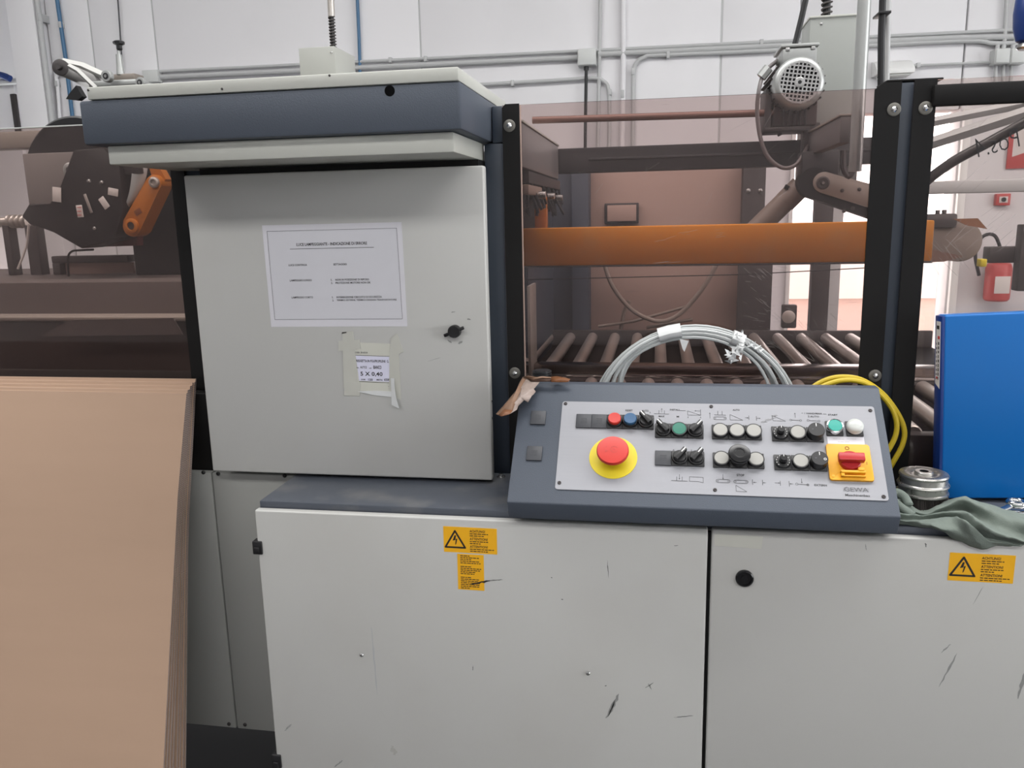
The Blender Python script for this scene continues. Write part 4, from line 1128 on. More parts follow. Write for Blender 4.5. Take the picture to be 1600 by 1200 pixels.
def depth_on_slope(y):
    return 1.600 + (612 - y) * 0.00155            # the console face seen at this height


def paper(name, pts, m, lift, extra=()):
    vs = [P(x, y, depth_on_slope(y) - lift - (0.004 if (i * 7) % 3 == 0 else 0.0)) for i, (x, y) in enumerate(pts)]
    c_ = sum(vs, Vector()) / len(vs) + Vector((0, -0.002, 0.001)); n_ = len(vs)
    g = MB(); g.add(vs + [c_], [(i, (i + 1) % n_, n_) for i in range(n_)])
    o = obj(name, g, m, t, smooth=2); sm = o.modifiers.new('thickness', 'SOLIDIFY'); sm.thickness = 0.0007
    return o


PB1 = mat('brown tape back', (128, 100, 80), 0.55, var=0.25, vscale=70, bump=0.5, bscale=260)
PB2 = mat('crumpled pale tape', (150, 135, 127), 0.4, var=0.30, vscale=95, bump=0.8, bscale=240)
paper('paper_strip', [(817, 589), (844, 596), (840, 601), (834, 608), (837, 612), (834, 616), (831, 618.5), (825, 629), (819.5, 625), (810, 634), (808, 640), (797, 647), (783.6, 651), (775, 647), (784, 637), (792, 628), (801, 617), (809, 607.5), (812, 598)], PB2, 0.003)
paper('paper_fold', [(817, 589), (822, 592), (816, 604), (812.5, 613), (806, 628), (801.5, 640), (797, 647), (783.6, 651), (775, 647), (784, 637), (792, 628), (801, 617), (809, 607.5), (812, 598)], PB1, 0.0065)
paper('paper_tip', [(787.5, 640), (801.5, 641), (797, 647), (783.6, 651), (779, 648.5)], mat('orange brown tape', (122, 80, 52), 0.5, var=0.15, vscale=60), 0.012)
paper('paper_shadow_side', [(822, 590), (833, 593), (847, 589.6), (861, 591), (861, 596.5), (844, 596.5), (830, 596)], mat('shaded brown tape', (66, 42, 28), 0.6, var=0.2, vscale=60), 0.004)  # shaded side of the fold, the shade put into its brown
paper('paper_ridge', [(817, 589), (825, 587), (833, 590.5), (847, 588), (861, 589.5), (861, 591), (847, 590.3), (833, 593.6), (824, 591)], PB1, 0.009)
paper('paper_end', [(861, 589), (870, 588), (880, 590), (891, 592.5), (887.5, 597), (874, 597.5), (861, 597)], mat('brown tape end', (120, 76, 44), 0.5, var=0.15, vscale=60), 0.002)

# blue box file on the table
bx = thing('box_file', 'bright blue box file standing on the table at right', 'file', (0.5515, 1.6525, 0.9862), (radians(-3.2), radians(-2.4), 0))
BW, BD, BHh = 0.305, 0.042, 0.3625
obj('case', MB().box((0.004, 0, 0.002), (BW, BD, BHh), 0.004, seg=3), BLUEBOX, bx, world=False)
obj('spine', MB().box((-0.0005, 0.001, 0.002), (0.006, BD - 0.001, BHh - 0.002), 0.002), BLUESPINE, bx, world=False)
fr = FR((-0.0007, 0.038, 0.2275), (0, -1, 0), (0, 0, 1))
sl = obj('spine_label', MB().prism([(0.004, 0.0), (0.030, -0.008), (0.031, 0.122), (0.006, 0.122)], -0.0002, 0.0003, fr), LABELW, bx, world=False)
g = MB(); rnd = random.Random(9)
FRS = fr @ Matrix.Translation((0, 0, 0.0004))
for k in range(9):
    y = 0.008 + 0.0085 * k
    g.box((0.009, y, 0), (0.009 + rnd.uniform(0.002, 0.005), y + 0.004, 0.0002), 0, 0, FRS)
    g.box((0.019, y + rnd.uniform(0, 0.002), 0), (0.019 + rnd.uniform(0.004, 0.007), y + 0.0065, 0.0002), 0, 0, FRS)
g.box((0.010, 0.107, 0), (0.024, 0.114, 0.0002), 0, 0, FRS)
g.box((0.017, 0.088, 0), (0.028, 0.094, 0.0002), 0, 1, FRS)
g.box((0.010, 0.010, 0), (0.018, 0.014, 0.0002), 0, 1, FRS)
obj('lettering', g, [INK, INKRED], sl, world=False)

# wire cup brush
br = thing('cup_brush', 'steel wire cup brush standing on the table beside box file', 'brush', (0.512, 1.628, 0.9855))
obj('bristles', MB().lathe([(0.048, 0.0), (0.047, 0.004), (0.041, 0.022), (0.036, 0.026)], n=48), BRISTLE, br, world=False)
g = MB(); rnd = random.Random(2)
for k in range(150):
    a = 2 * pi * k / 150 + rnd.uniform(-0.02, 0.02); r0 = 0.042; r1 = 0.048 + rnd.uniform(-0.001, 0.004)
    g.tube([(r0 * cos(a), r0 * sin(a), 0.024), (r1 * cos(a + 0.05), r1 * sin(a + 0.05), rnd.uniform(0.0003, 0.003))], 0.0006, 4)
obj('wire_tufts', g, BRISTLE, br, world=False)['kind'] = 'stuff'
obj('cup', MB().lathe([(0.036, 0.020), (0.0445, 0.0215), (0.0465, 0.024), (0.0460, 0.027), (0.0435, 0.0285), (0.0435, 0.0375), (0.0460, 0.0395), (0.0468, 0.0420), (0.0455, 0.0445), (0.0430, 0.0460), (0.0425, 0.0555), (0.0440, 0.0575), (0.0445, 0.0600), (0.0430, 0.0630), (0.038, 0.0645), (0.026, 0.0625), (0.0225, 0.0600), (0.0170, 0.0605), (0.0165, 0.0655), (0.0155, 0.0665), (0.0085, 0.0665)], n=56, cap=False), mat('satin brush steel', (176, 174, 170), 0.3, 0.9, var=0.15, vscale=60, rvar=0.1), br, world=False)
obj('bore', MB().lathe([(0.0085, 0.0665), (0.0080, 0.052), (0.001, 0.052)], n=24, cap=False), BLACK, br, world=False)

# rag
import mathutils
RAG = [[(1380, 785, 0), (1408, 790, 0), (1440, 797, 0), (1470, 790, 0), (1500, 790, 0), (1530, 790, 0), (1570, 796, 0), (1625, 800, 0)],
       [(1386, 777, 14), (1412, 783, 16), (1442, 797, 3), (1474, 784, 16), (1502, 777, 28), (1532, 784, 22), (1572, 797, 16), (1625, 814, 12)],
       [(1388, 786, 20), (1414, 794, 18), (1444, 802, 6), (1476, 790, 20), (1505, 781, 32), (1534, 792, 28), (1574, 808, 22), (1626, 825, 18)],
       [(1389, 797, 8), (1416, 801, 6), (1446, 806, 2), (1478, 800, 5), (1507, 799, 6), (1532, 812, 4), (1564, 827, 3), (1620, 842, 3)],
       [(1391, 801, 16), (1418, 804, 14), (1448, 804, 12), (1480, 800, 20), (1508, 800, 25), (1532, 816, 26), (1562, 834, 22), (1612, 848, 18)],
       [(1393, 810, 5), (1420, 812, 4), (1450, 812, 2), (1482, 812, 3), (1505, 818, 3), (1524, 832, 2), (1552, 843, 2), (1602, 851, 3)],
       [(1395, 811, 12), (1423, 814, 12), (1454, 812, 14), (1484, 808, 21), (1506, 812, 24), (1524, 826, 24), (1548, 845, 14), (1592, 852, 8)],
       [(1398, 816, 6), (1428, 819, 6), (1462, 822, 8), (1490, 828, 16), (1512, 836, 20), (1530, 846, 18), (1552, 849, 12), (1584, 852, 8)],
       [(1402, 819, 1), (1432, 822, 1), (1466, 829, 1), (1494, 843, 2), (1525, 857, 3), (1541, 857, 9), (1558, 853, 5), (1582, 853, 3)]]


def ragpt(x, y, h):
    p = PZ(x, y, 0.9862 + h * 0.001)
    if p.y < 1.494:                               # hangs over the door edge
        p = P(x, y, 1.474 - h * 0.0007)
    return p


rows = [spline([ragpt(*q) for q in r], 12) for r in RAG]
cols = [spline([rows[j][i] for j in range(len(rows))], 9) for i in range(len(rows[0]))]
N1, N2 = len(cols), len(cols[0])
g = MB(); vs = []
for i in range(N1):
    for j in range(N2):
        p = cols[i][j]; q = Vector((p.x * 55, p.y * 55, p.z * 55)); n1 = mathutils.noise.noise(q); n2 = mathutils.noise.noise(q * 2.3 + Vector((5, 1, 2)))
        p = p + Vector((0, -0.35, 0.9)) * (0.0032 * n1 + 0.0014 * n2)
        if p.y > 1.5: p.z = max(p.z, 0.9858)
        vs.append(p)
g.add(vs, [(i * N2 + j, (i + 1) * N2 + j, (i + 1) * N2 + j + 1, i * N2 + j + 1) for i in range(N1 - 1) for j in range(N2 - 1)])
rg = thing('cleaning_rag', 'crumpled grey green rag lying on table over the door edge', 'rag', (0.58, 1.54, 0.986))
o = obj('cloth', g, CLOTH, rg, smooth=180); sm = o.modifiers.new('thickness', 'SOLIDIFY'); sm.thickness = 0.003; sm.offset = 1
pts = [(0.470, 1.535, 0.994), (0.450, 1.553, 1.006), (0.442, 1.572, 1.014), (0.450, 1.582, 1.022), (0.464, 1.576, 1.016), (0.470, 1.562, 1.004)]
obj('rolled_corner', MB().tube(pts, 0.0085, 12, smooth=6, flat=0.0075), CLOTH, rg, smooth=180)

# combination spanner
sp = thing('spanner', 'chrome combination spanner lying on table in front of box file', 'wrench', (0.70, 1.615, 0.9862))
c0 = PZ(1588, 786, 1.004)
g = MB()
tr = []
for k in range(28):
    a = 2 * pi * k / 28
    tr.append((c0.x + 0.0135 * cos(a), c0.y + 0.0135 * sin(a), 1.004))
g.tube(tr, 0.0045, 10, closed=True, flat=0.006)
obj('ring_end', g, CHROME, sp)
obj('shaft', MB().tube([(c0.x - 0.012, c0.y - 0.008, 1.002), (c0.x - 0.03, c0.y - 0.018, 0.997), (c0.x - 0.075, c0.y - 0.03, 0.990), (c0.x - 0.15, c0.y - 0.01, 0.990)], 0.0065, 10, smooth=4, flat=0.003), CHROME, sp)
tag(obj('steel_bar', MB().box((0.645, 1.573, 0.9856), (0.83, 1.592, 0.9935), 0.002), CHROME), 'flat steel bar lying on the table under the spanner', 'bar')

# ------------------------------------------------------------------ cardboard sheets leaning against the machine
NS = 8


def yz_edge(z, f):
    """depth of the stack's sheets at height z; f 0 back .. 1 front"""
    back = 1.428 + 0.072 * (z / 0.334) if z < 0.334 else (1.501 + (1.609 - 1.501) * (z - 0.334) / (0.869 - 0.334) if z < 0.869 else 1.609 + (1.703 - 1.609) * (z - 0.869) / (1.2 - 0.869))
    front = 1.330 + 0.098 * (z / 0.388) if z < 0.388 else (1.428 + (1.589 - 1.428) * (z - 0.388) / (0.959 - 0.388) if z < 0.959 else 1.589 + (1.664 - 1.589) * (z - 0.959) / (1.176 - 0.959))
    return back + (front - back) * f


ords = ['rearmost', 'second', 'third', 'fourth', 'fifth', 'sixth', 'seventh', 'frontmost']
for k in range(NS):
    f = k / (NS - 1); fb = 0.36 * k / 3 if k <= 3 else 0.56 + 0.44 * (k - 4) / 3
    fk = f if f < 0.45 else f  # the gap below opens between the two bundles
    ztop = 1.199 - 0.022 * f - (0.003 if k % 2 else 0.0)
    xr_ = -1.043 - random.uniform(0, 0.0035)
    g = MB(); nz_ = 16; th = 0.0046
    vs = []
    for i in range(nz_ + 1):
        z = ztop * i / nz_
        w_ = max(0.0, min(1.0, (1.12 - z) / 0.35)); y = yz_edge(z, fk * (1 - w_) + fb * w_)
        for (x, yy) in ((-2.35, y - th), (xr_, y - th), (xr_, y), (-2.35, y)):
            vs.append((x, yy, z + 0.001))
    fs, mi = [], []
    for i in range(nz_):
        for q in range(4):
            r = (q + 1) % 4; fs.append((i * 4 + q, i * 4 + r, i * 4 + 4 + r, i * 4 + 4 + q)); mi.append(1 if q == 1 or q == 3 and False else 0)
    fs += [(3, 2, 1, 0), tuple(nz_ * 4 + q for q in range(4))]; mi += [1, 0]
    bv = [g.bm.verts.new(v) for v in vs]
    for f_, m_ in zip(fs, mi):
        nf = g.bm.faces.new([bv[i] for i in f_]); nf.material_index = m_
    bmesh.ops.recalc_face_normals(g.bm, faces=g.bm.faces[:])
    tag(obj('cardboard_sheet', g, [CARD, CARDEDGE], smooth=30), (ords[k] + ' brown corrugated cardboard sheet of the leaning stack') if k in (0, NS - 1) else ords[k] + ' cardboard sheet counted from the back of the leaning stack', 'cardboard', 'cardboard sheets leaning on the machine')

# ------------------------------------------------------------------ machine inside, behind the middle panel
cv = thing('roller_conveyor', 'roller conveyor of steel rollers behind the middle smoked panel', 'conveyor', (0.15, 2.8, 0.9))
r0 = None
for k in range(14):
    x = P(857, 521, 3.185).x + 0.0868 * (k - 0)
    if r0 is None:
        r0 = obj('roller', MB().cyl((0, -0.34, 0), (0, 0.34, 0), 0.0200, 20, bev=0.003).cyl((0, -0.36, 0), (0, 0.36, 0), 0.006, 10), ZINC, cv, world=False, loc=(0, 0, 0))
        r0.location = Vector((x, 2.845, 1.080)) - cv.location
    else:
        dup(r0, cv, Vector((x, 2.845, 1.080)) - cv.location)
obj('front_rail', MB().box((-0.43, 2.425, 1.02), (1.0, 2.485, 1.108), 0.003).box((-0.43, 2.418, 1.062), (1.0, 2.426, 1.082), 0.001, 1), [mat('rail steel', (132, 126, 122), 0.2, 1.0, var=0.1), CHROME], cv)
obj('rear_rail', MB().box((-0.43, 3.205, 1.02), (1.0, 3.225, 1.105), 0.003), DARKSTEEL, cv)
obj('pan', MB().box((-0.45, 2.487, 0.94), (1.0, 3.20, 1.045), 0.002), INNER, cv)
for x in (-0.4, 0.95):
    for y in (2.45, 3.2):
        obj('leg', MB().box((x - 0.02, y - 0.02, 0), (x + 0.02, y + 0.02, 1.03)), DARKSTEEL, cv)
cn = thing('infeed_conveyor', 'lower steel roller conveyor close behind the console', 'conveyor', (0.15, 2.1, 0.93))
r1 = None
for k in range(15):
    x = -0.27 + 0.083 * k
    if r1 is None:
        r1 = obj('roller', MB().cyl((0, -0.255, 0), (0, 0.255, 0), 0.0195, 20, bev=0.003), ZINC, cn, world=False, loc=(0, 0, 0))
        r1.location = Vector((x, 2.125, 1.062)) - cn.location
    else:
        dup(r1, cn, Vector((x, 2.125, 1.062)) - cn.location)
obj('rail', MB().box((-0.31, 2.382, 0.93), (1.0, 2.42, 1.07), 0.003), DARKSTEEL, cn)
obj('rail', MB().box((-0.31, 1.83, 0.93), (1.0, 1.868, 1.07), 0.003), DARKSTEEL, cn)
a, b = P(825, 446, 2.4), P(832, 566, 2.4)
tag(obj('guide_plate', MB().box((a.x, 2.38, 1.07), (b.x, 2.50, a.z), 0.002), ZINC), 'narrow upright steel guide plate at the conveyor left end', 'guide')
# brown board behind the rollers
a, b = P(921, 510, 3.3), P(1181, 262, 3.3)
bo = thing('fibre_board', 'large plain brown board standing behind the conveyor rollers', 'board', ((a.x + b.x) / 2, 3.3, a.z))
obj('sheet', MB().box((a.x, 3.30, a.z - 0.2), (b.x, 3.315, 1.80), 0.002), BOARD, bo)
a, b = P(945, 318, 3.298), P(998, 349, 3.298)
obj('switch_box', MB().box((a.x, 3.27, b.z), (b.x, 3.30, a.z), 0.003), DARKSTEEL, bo)
a, b = P(949, 321, 3.27), P(994, 345, 3.27)
obj('box_cover', MB().box((a.x, 3.266, b.z), (b.x, 3.27, a.z), 0.001), BOARD, bo)
tag(obj('air_hose', MB().tube([P(x, y, 3.22) for x, y in ((938, 380), (948, 425), (962, 455), (985, 482), (1010, 497), (1035, 502), (1060, 492), (1085, 467), (1105, 440), (1120, 412), (1135, 380))], 0.0085, 10, smooth=4), TANK), 'brown hose hanging in a loop before the brown board', 'hose')
tag(obj('rod', MB().tube([P(935, 510, 3.25), P(990, 502, 3.25), P(1080, 477, 3.25)], 0.006, 8), TANK), 'thin brown rod slanting upward before the board', 'rod')
tag(obj('rod', MB().tube([P(970, 514, 3.26), P(975, 488, 3.26), P(983, 470, 3.26)], 0.008, 8), TANK), 'short thick upright rod end before the board', 'rod')
tag(obj('rod', MB().tube([P(1010, 512, 3.24), P(1082, 499, 3.24)], 0.007, 8), TANK), 'short brown rod lowest before the board', 'rod')
# orange parts
ob = thing('orange_beam', 'long orange beam crossing above the conveyor', 'beam', (0.1, 2.1, 1.43))
a, b = P(820, 357, 2.1), P(820, 416, 2.1)
obj('beam', MB().box((-0.38, 2.10, b.z), (0.64, 2.15, a.z), 0.004), ORANGE, ob)
obj('lower_lip', MB().box((-0.38, 2.095, b.z - 0.004), (0.64, 2.155, b.z - 0.0002), 0.001), DARKSTEEL, ob)
a, b = P(846, 300, 2.3), P(864, 300, 2.3)
obj('hanger', MB().box((a.x, 2.16, a.z - 0.12), (b.x, 2.19, 1.600), 0.003), ORANGE2, ob)
tag(obj('guide_wire', MB().tube([P(820, 437, 2.2), P(1160, 429, 2.2), P(1365, 418, 2.2), P(1430, 412, 2.2)], 0.0014, 6), BLACK), 'thin black wire stretched just under the orange beam', 'wire')
# round brown shaft to the motor
tag(obj('drive_shaft', MB().cyl(P(832, 188, 2.35), P(1215, 176, 2.35), 0.0095, 16), mat('brown shaft steel', (120, 92, 84), 0.45, 0.3, var=0.06)), 'long brown drive shaft running to the gear motor', 'shaft')

# ------------------------------------------------------------------ gear motor and column, right
YM = 2.28
gm = thing('gear_motor', 'silver gear motor with square-holed fan cover', 'motor', P(1245, 205, 2.4))
fc = P(1249, 129, YM)
obj('motor_body', MB().cyl((fc.x, YM + 0.02, fc.z), (fc.x, YM + 0.25, fc.z), 0.060, 32), CASTALU, gm)
g = MB()
for k in range(24):
    a = 2 * pi * k / 24
    g.box((0.058, 0.03, -0.0015), (0.070, 0.24, 0.0015), 0, 0, Matrix.Translation((fc.x, YM, fc.z)) @ Matrix.Rotation(a, 4, 'Y'))
obj('cooling_fin', g, DARKSTEEL, gm)['kind'] = 'stuff'
cov = obj('fan_cover', MB().lathe([(0.064, -0.06), (0.064, -0.012), (0.062, -0.002), (0.056, 0.004), (0.0505, 0.006), (0.049, 0.004)], (fc.x, YM, fc.z), (0, -1, 0), 48, cap=False), CASTALU, gm)
# grille: a square mesh of bars clipped to the disc, dark well behind
obj('fan_well', MB().lathe([(0.060, -0.012), (0.001, -0.012)], (fc.x, YM, fc.z), (0, -1, 0), 32, cap=False), BLACK, cov)
g = MB(); R = 0.0505; rotg = Matrix.Translation((fc.x, YM - 0.005, fc.z)) @ Matrix.Rotation(radians(8), 4, 'Y')
for k in range(-5, 6):
    o_ = k * 0.0098; L = math.sqrt(max(0, R * R - o_ * o_))
    g.box((o_ - 0.0018, -0.001, -L), (o_ + 0.0018, 0.001, L), 0, 0, rotg); g.box((-L, -0.0008, o_ - 0.0018), (L, 0.0008, o_ + 0.0018), 0, 0, rotg)
g.lathe([(0.013, 0.001), (0.013, 0.0025), (0.006, 0.004), (0.004, 0.0035)], (fc.x, YM - 0.004, fc.z), (0, -1, 0), 24)
g.lathe([(0.0505, 0.0), (0.0505, 0.002), (0.0465, 0.002), (0.0465, 0.0)], (fc.x, YM - 0.004, fc.z), (0, -1, 0), 48, cap=False)
obj('grille', g, STEEL, cov)
obj('hub_hole', MB().lathe([(0.0045, 0.0), (0.0045, 0.001), (0.001, 0.001)], (fc.x, YM - 0.0078, fc.z), (0, -1, 0), 16), BLACK, cov)
a, b = P(1223, 75, YM + 0.01), P(1276, 96, YM + 0.01)
tb = obj('terminal_box', MB().box((a.x, YM + 0.01, b.z - 0.006), (b.x, YM + 0.14, a.z), 0.004), CASTALU, gm)
obj('box_lid', MB().box((a.x - 0.005, YM + 0.004, a.z), (b.x + 0.004, YM + 0.147, a.z + 0.008), 0.002), CASTALU, tb)
for xx in (a.x + 0.012, b.x - 0.01):
    obj('lid_screw', MB().box((xx - 0.005, YM + 0.006, a.z - 0.008), (xx + 0.005, YM + 0.0105, a.z), 0.001), STEEL, tb)
gl0 = P(1215, 95, YM + 0.06); gl1 = P(1193, 116, YM + 0.03)
obj('cable_gland', MB().cyl((a.x + 0.002, YM + 0.06, b.z + 0.012), gl0, 0.012, 12), CASTALU, tb)
obj('lead', MB().tube([gl0, P(1203, 104, YM + 0.04), gl1, P(1186, 140, YM), P(1183, 175, YM), P(1188, 215, YM), P(1200, 245, YM), P(1222, 262, YM), P(1243, 258, YM), P(1257, 238, YM + 0.02), P(1266, 222, YM + 0.1)], 0.0052, 10, smooth=5), mat('grey cable', (104, 98, 98), 0.5), gm)
obj('cable_coupling', MB().cyl(P(1201, 106, YM + 0.02), P(1189, 121, YM + 0.02), 0.013, 8), CASTALU, gm)
a, b = P(1196, 140, YM + 0.06), P(1276, 203, YM + 0.06)
gb = obj('gear_case', MB().box((a.x + 0.02, YM + 0.06, b.z + 0.012), (b.x, YM + 0.16, a.z - 0.03), 0.006), mat('brown black gear casting', (70, 60, 58), 0.5, 0.2, var=0.1), gm)
obj('gear_flange', MB().box((a.x, YM + 0.05, b.z), (a.x + 0.016, YM + 0.17, a.z), 0.003).box((a.x, YM + 0.045, b.z), (b.x - 0.02, YM + 0.17, b.z + 0.010), 0.002), DARKSTEEL, gm)
for k in range(5):
    xx = a.x + 0.045 + 0.014 * k
    obj('rib', MB().box((xx, YM + 0.05, b.z + 0.012), (xx + 0.005, YM + 0.062, a.z - 0.05), 0.001), DARKSTEEL, gb)
obj('stay_plate', MB().box((b.x - 0.03, YM + 0.07, 1.70), (b.x + 0.01, YM + 0.12, b.z + 0.02), 0.002).cyl((a.x + 0.05, YM + 0.1, b.z), (a.x + 0.04, YM + 0.1, 1.75), 0.006), DARKSTEEL, gm)
COVERGREY = mat('mid grey cover paint', (150, 153, 149), 0.45, var=0.02)
# column cover
t = thing('column_cover', 'tall light grey column cover behind the silver gear motor', 'column', P(1310, 250, 2.5))
YC = 2.47 - 0.02
YC = 2.45
a, b = P(1275, 26, YC), P(1348, 22, YC)
obj('sheet_cover', MB().box((a.x, 2.54, 1.60), (b.x + 0.03, 2.68, P(1300, 24, 2.54).z), 0.003), COVERGREY, t)
q = P(1283, 37, 2.54)
obj('screw', MB().lathe([(0.004, 0), (0.004, 0.001), (0.001, 0.002)], q, (0, -1, 0), 10), STEEL, t)
obj('top_flange', MB().box((a.x - 0.002, 2.538, P(1300, 27, 2.54).z), (b.x + 0.03, 2.68, P(1300, 24, 2.54).z + 0.001), 0.001), HOODGREY, t)
sb = Vector((P(1292, 22, 2.62).x, 2.62, P(1300, 24, 2.54).z)); st_ = P(1294, -60, 2.62)
spiral(t, sb, st_, 0.0135, 0.003, 12, DARKSTEEL)
obj('feed_hose', MB().cyl(st_, UP(st_), 0.0135, 14), DARKSTEEL, t)
tag(obj('hanging_cable', MB().tube([P(1242, 70, 2.36), P(1252, 30, 2.36), P(1268, -40, 2.36), UP(P(1290, -140, 2.36))], 0.0075, 10), BLACK), 'black cable slanting up from the motor box', 'cable')
tag(obj('silver_pole', MB().tube([P(1336, 268, 1.9), P(1354, -60, 1.9), UP(P(1354, -60, 1.9))], 0.0132, 24), CASTALU), 'straight silver pole rising in front of the column cover', 'pole')
tag(obj('hanging_cable', MB().tube([P(1376, 260, 2.3), P(1377, 60, 2.3), P(1381, -50, 2.3), UP(P(1381, -50, 2.3))], 0.0085, 10), BLACK), 'thick black cable tied to the grey tube', 'cable')
t = thing('grey_tube', 'slim grey tube beside the thick black cable', 'tube', P(1385, 200, 2.34))
obj('tube', MB().tube([P(1384, 200, 2.34), P(1389, -60, 2.34), UP(P(1389, -60, 2.34))], 0.007, 14), CONDUIT, t)
obj('cable_tie', MB().box((P(1373, 20, 2.29).x, 2.285, P(1373, 20, 2.29).z - 0.003), (P(1392, 20, 2.29).x, 2.35, P(1373, 20, 2.29).z + 0.003), 0.001), BLACK, t)

# swing arms of the sealing unit
YS = 2.26


def capsule(x0, y0, r0, x1, y1, r1, Yp, n=12):
    a, b = P(x0, y0, Yp), P(x1, y1, Yp); A = Vector((a.x, a.z)); B = Vector((b.x, b.z)); d = (B - A).normalized(); n_ = Vector((-d.y, d.x)); out = []
    for k in range(n + 1):
        t_ = pi / 2 + pi * k / n; out.append(tuple(A + d * (r0 * cos(t_)) + n_ * (r0 * sin(t_))))
    for k in range(n + 1):
        t_ = -pi / 2 + pi * k / n; out.append(tuple(B + d * (r1 * cos(t_)) + n_ * (r1 * sin(t_))))
    return out


su = thing('side_drive_arm', 'dusty grey side drive arm with black belt behind blue post', 'arm', P(1300, 350, YS))
panel_poly(su, 'belt', capsule(1272, 285, 0.038, 1405, 332.5, 0.035, YS), YS + 0.006, YS + 0.06, BLACKMAT)
panel_poly(su, 'arm_plate', capsule(1287, 285, 0.026, 1405, 319.7, 0.029, YS), YS - 0.004, YS + 0.006, ARMPLATE, 0.002)
q = P(1285, 286, YS)
obj('pivot', MB().lathe([(0.0165, 0), (0.0165, 0.004), (0.013, 0.006), (0.010, 0.005), (0.006, 0.005), (0.005, 0.009), (0.001, 0.009)], (q.x, YS - 0.004, q.z), (0, -1, 0), 28), DARKSTEEL, su)
obj('pivot_bolt', MB().lathe([(0.004, 0), (0.003, 0.006), (0.001, 0.006)], (q.x, YS - 0.010, q.z), (0, -1, 0), 12), STEEL, su)
for px, py in ((1315, 298), (1342, 296), (1318, 330), (1332, 326)):
    q = P(px, py, YS)
    obj('bolt', MB().lathe([(0.005, 0), (0.005, 0.003), (0.001, 0.004)], (q.x, YS - 0.004, q.z), (0, -1, 0), 8), DARKSTEEL, su)
a, b = P(1255, 236, YS), P(1312, 275, YS)
obj('mount_block', MB().box((a.x, YS + 0.01, b.z), (b.x, YS + 0.09, a.z), 0.004), BLACKBEAM, su)
obj('bracket', MB().tube([P(1318, 235, 2.2), P(1318, 262, 2.2), P(1326, 276, 2.2), P(1334, 262, 2.2), P(1336, 235, 2.2)], 0.007, 8, smooth=3), DARKSTEEL, su)
tb_ = thing('slanting_tube', 'thick slanting grey tube beside the side drive arm', 'tube', P(1190, 352, 2.32))
obj('tube', MB().cyl(P(1178, 362, 2.34), P(1250, 292, 2.34), 0.028, 28), TANK, tb_)
obj('collar', MB().cyl(P(1226, 316, 2.34), P(1251, 291, 2.34), 0.0295, 28), TANK, tb_)
obj('grease_nipple', MB().cyl(P(1232, 294, 2.32), P(1226, 291, 2.32), 0.006, 10), BLACK, tb_)
# right of the blue post
sr = thing('end_roller_arm', 'rounded grey arm end beyond the right smoked panel', 'arm', P(1480, 410, 2.3))
panel_poly(sr, 'arm_body', capsule(1400, 365, 0.055, 1508, 378, 0.052, 2.3), 2.325, 2.40, TANK, 0.006)
obj('lower_pan', MB().prism([(P(1380, 372, 2.3).x, P(1380, 372, 2.3).z), (P(1500, 400, 2.3).x, P(1500, 400, 2.3).z), (P(1470, 408, 2.3).x, P(1470, 408, 2.3).z), (P(1380, 412, 2.3).x, P(1380, 412, 2.3).z)], 0, 0.02, FR((0, 2.295, 0), (1, 0, 0), (0, 0, 1))), mat('brown dusty pan', (112, 84, 72), 0.6), sr)
for px in (1440, 1465, 1475):
    q = P(px, 333, 2.33)
    obj('bolt', MB().cyl((q.x, 2.33, q.z - 0.012), (q.x, 2.33, q.z + 0.008), 0.006, 8), DARKSTEEL, sr)
a, b = P(1430, 335, 2.33), P(1492, 350, 2.33)
obj('motor_block', MB().box((a.x, 2.31, b.z - 0.01), (b.x, 2.39, a.z), 0.006), DARKSTEEL, sr)
obj('card_flap', MB().prism([(P(1490, 342, 2.29).x, P(1490, 342, 2.29).z), (P(1528, 341, 2.29).x, P(1528, 341, 2.29).z), (P(1543, 358, 2.29).x, P(1543, 358, 2.29).z), (P(1510, 352, 2.29).x, P(1510, 352, 2.29).z)], 0, 0.004, FR((0, 2.294, 0), (1, 0, 0), (0, 0, 1))), BROWNTAPE2, sr)
obj('yellow_cap', MB().box((P(1533, 405, 2.3).x, 2.30, P(1540, 417, 2.3).z), (P(1543, 405, 2.3).x, 2.33, P(1540, 405, 2.3).z), 0.002), YEL, sr)
tag(obj('cross_bar', MB().box((P(1400, 292, 2.6).x, 2.60, P(1500, 302, 2.6).z), (1.4195, 2.64, P(1500, 282, 2.6).z), 0.003), CONDUIT), 'pale grey cross bar behind the right smoked panel', 'bar')
tag(obj('stub_bar', MB().box((P(1546, 400, 2.45).x, 2.45, P(1560, 411, 2.45).z), (1.4195, 2.50, P(1560, 386, 2.45).z), 0.003), DARKSTEEL), 'dark grey bar before the fire extinguisher', 'bar')
tag(obj('dark_upright', MB().box((P(1594, 400, 2.4).x, 2.40, P(1596, 455, 2.4).z), (P(1630, 400, 2.4).x, 2.44, 1.50), 0.003), DARKSTEEL), 'dark upright plate at the right frame edge', 'post')
for k, (p, q, r, lab) in enumerate(((P(1380, 248, 2.9), P(1640, 164, 2.66), 0.018, 'lower of two pale slanting rails behind right smoked panel'), (P(1380, 206, 2.9), P(1660, 150, 2.66), 0.014, 'upper of two pale slanting rails behind right smoked panel'))):
    q = p + (q - p) * ((1.4195 - p.x) / (q.x - p.x))
    tag(obj('slant_rail', MB().tube([p, q], r, 4), CONDUIT), lab, 'rail')
tag(obj('black_hose', MB().tube([P(1432, 300, 1.80), P(1450, 281, 1.80), P(1490, 252, 1.80), P(1540, 225, 1.80), P(1600, 192, 1.80), P(1680, 150, 1.80)], 0.0098, 12, smooth=4), BLACK), 'black hose slanting up to the right frame edge', 'hose')
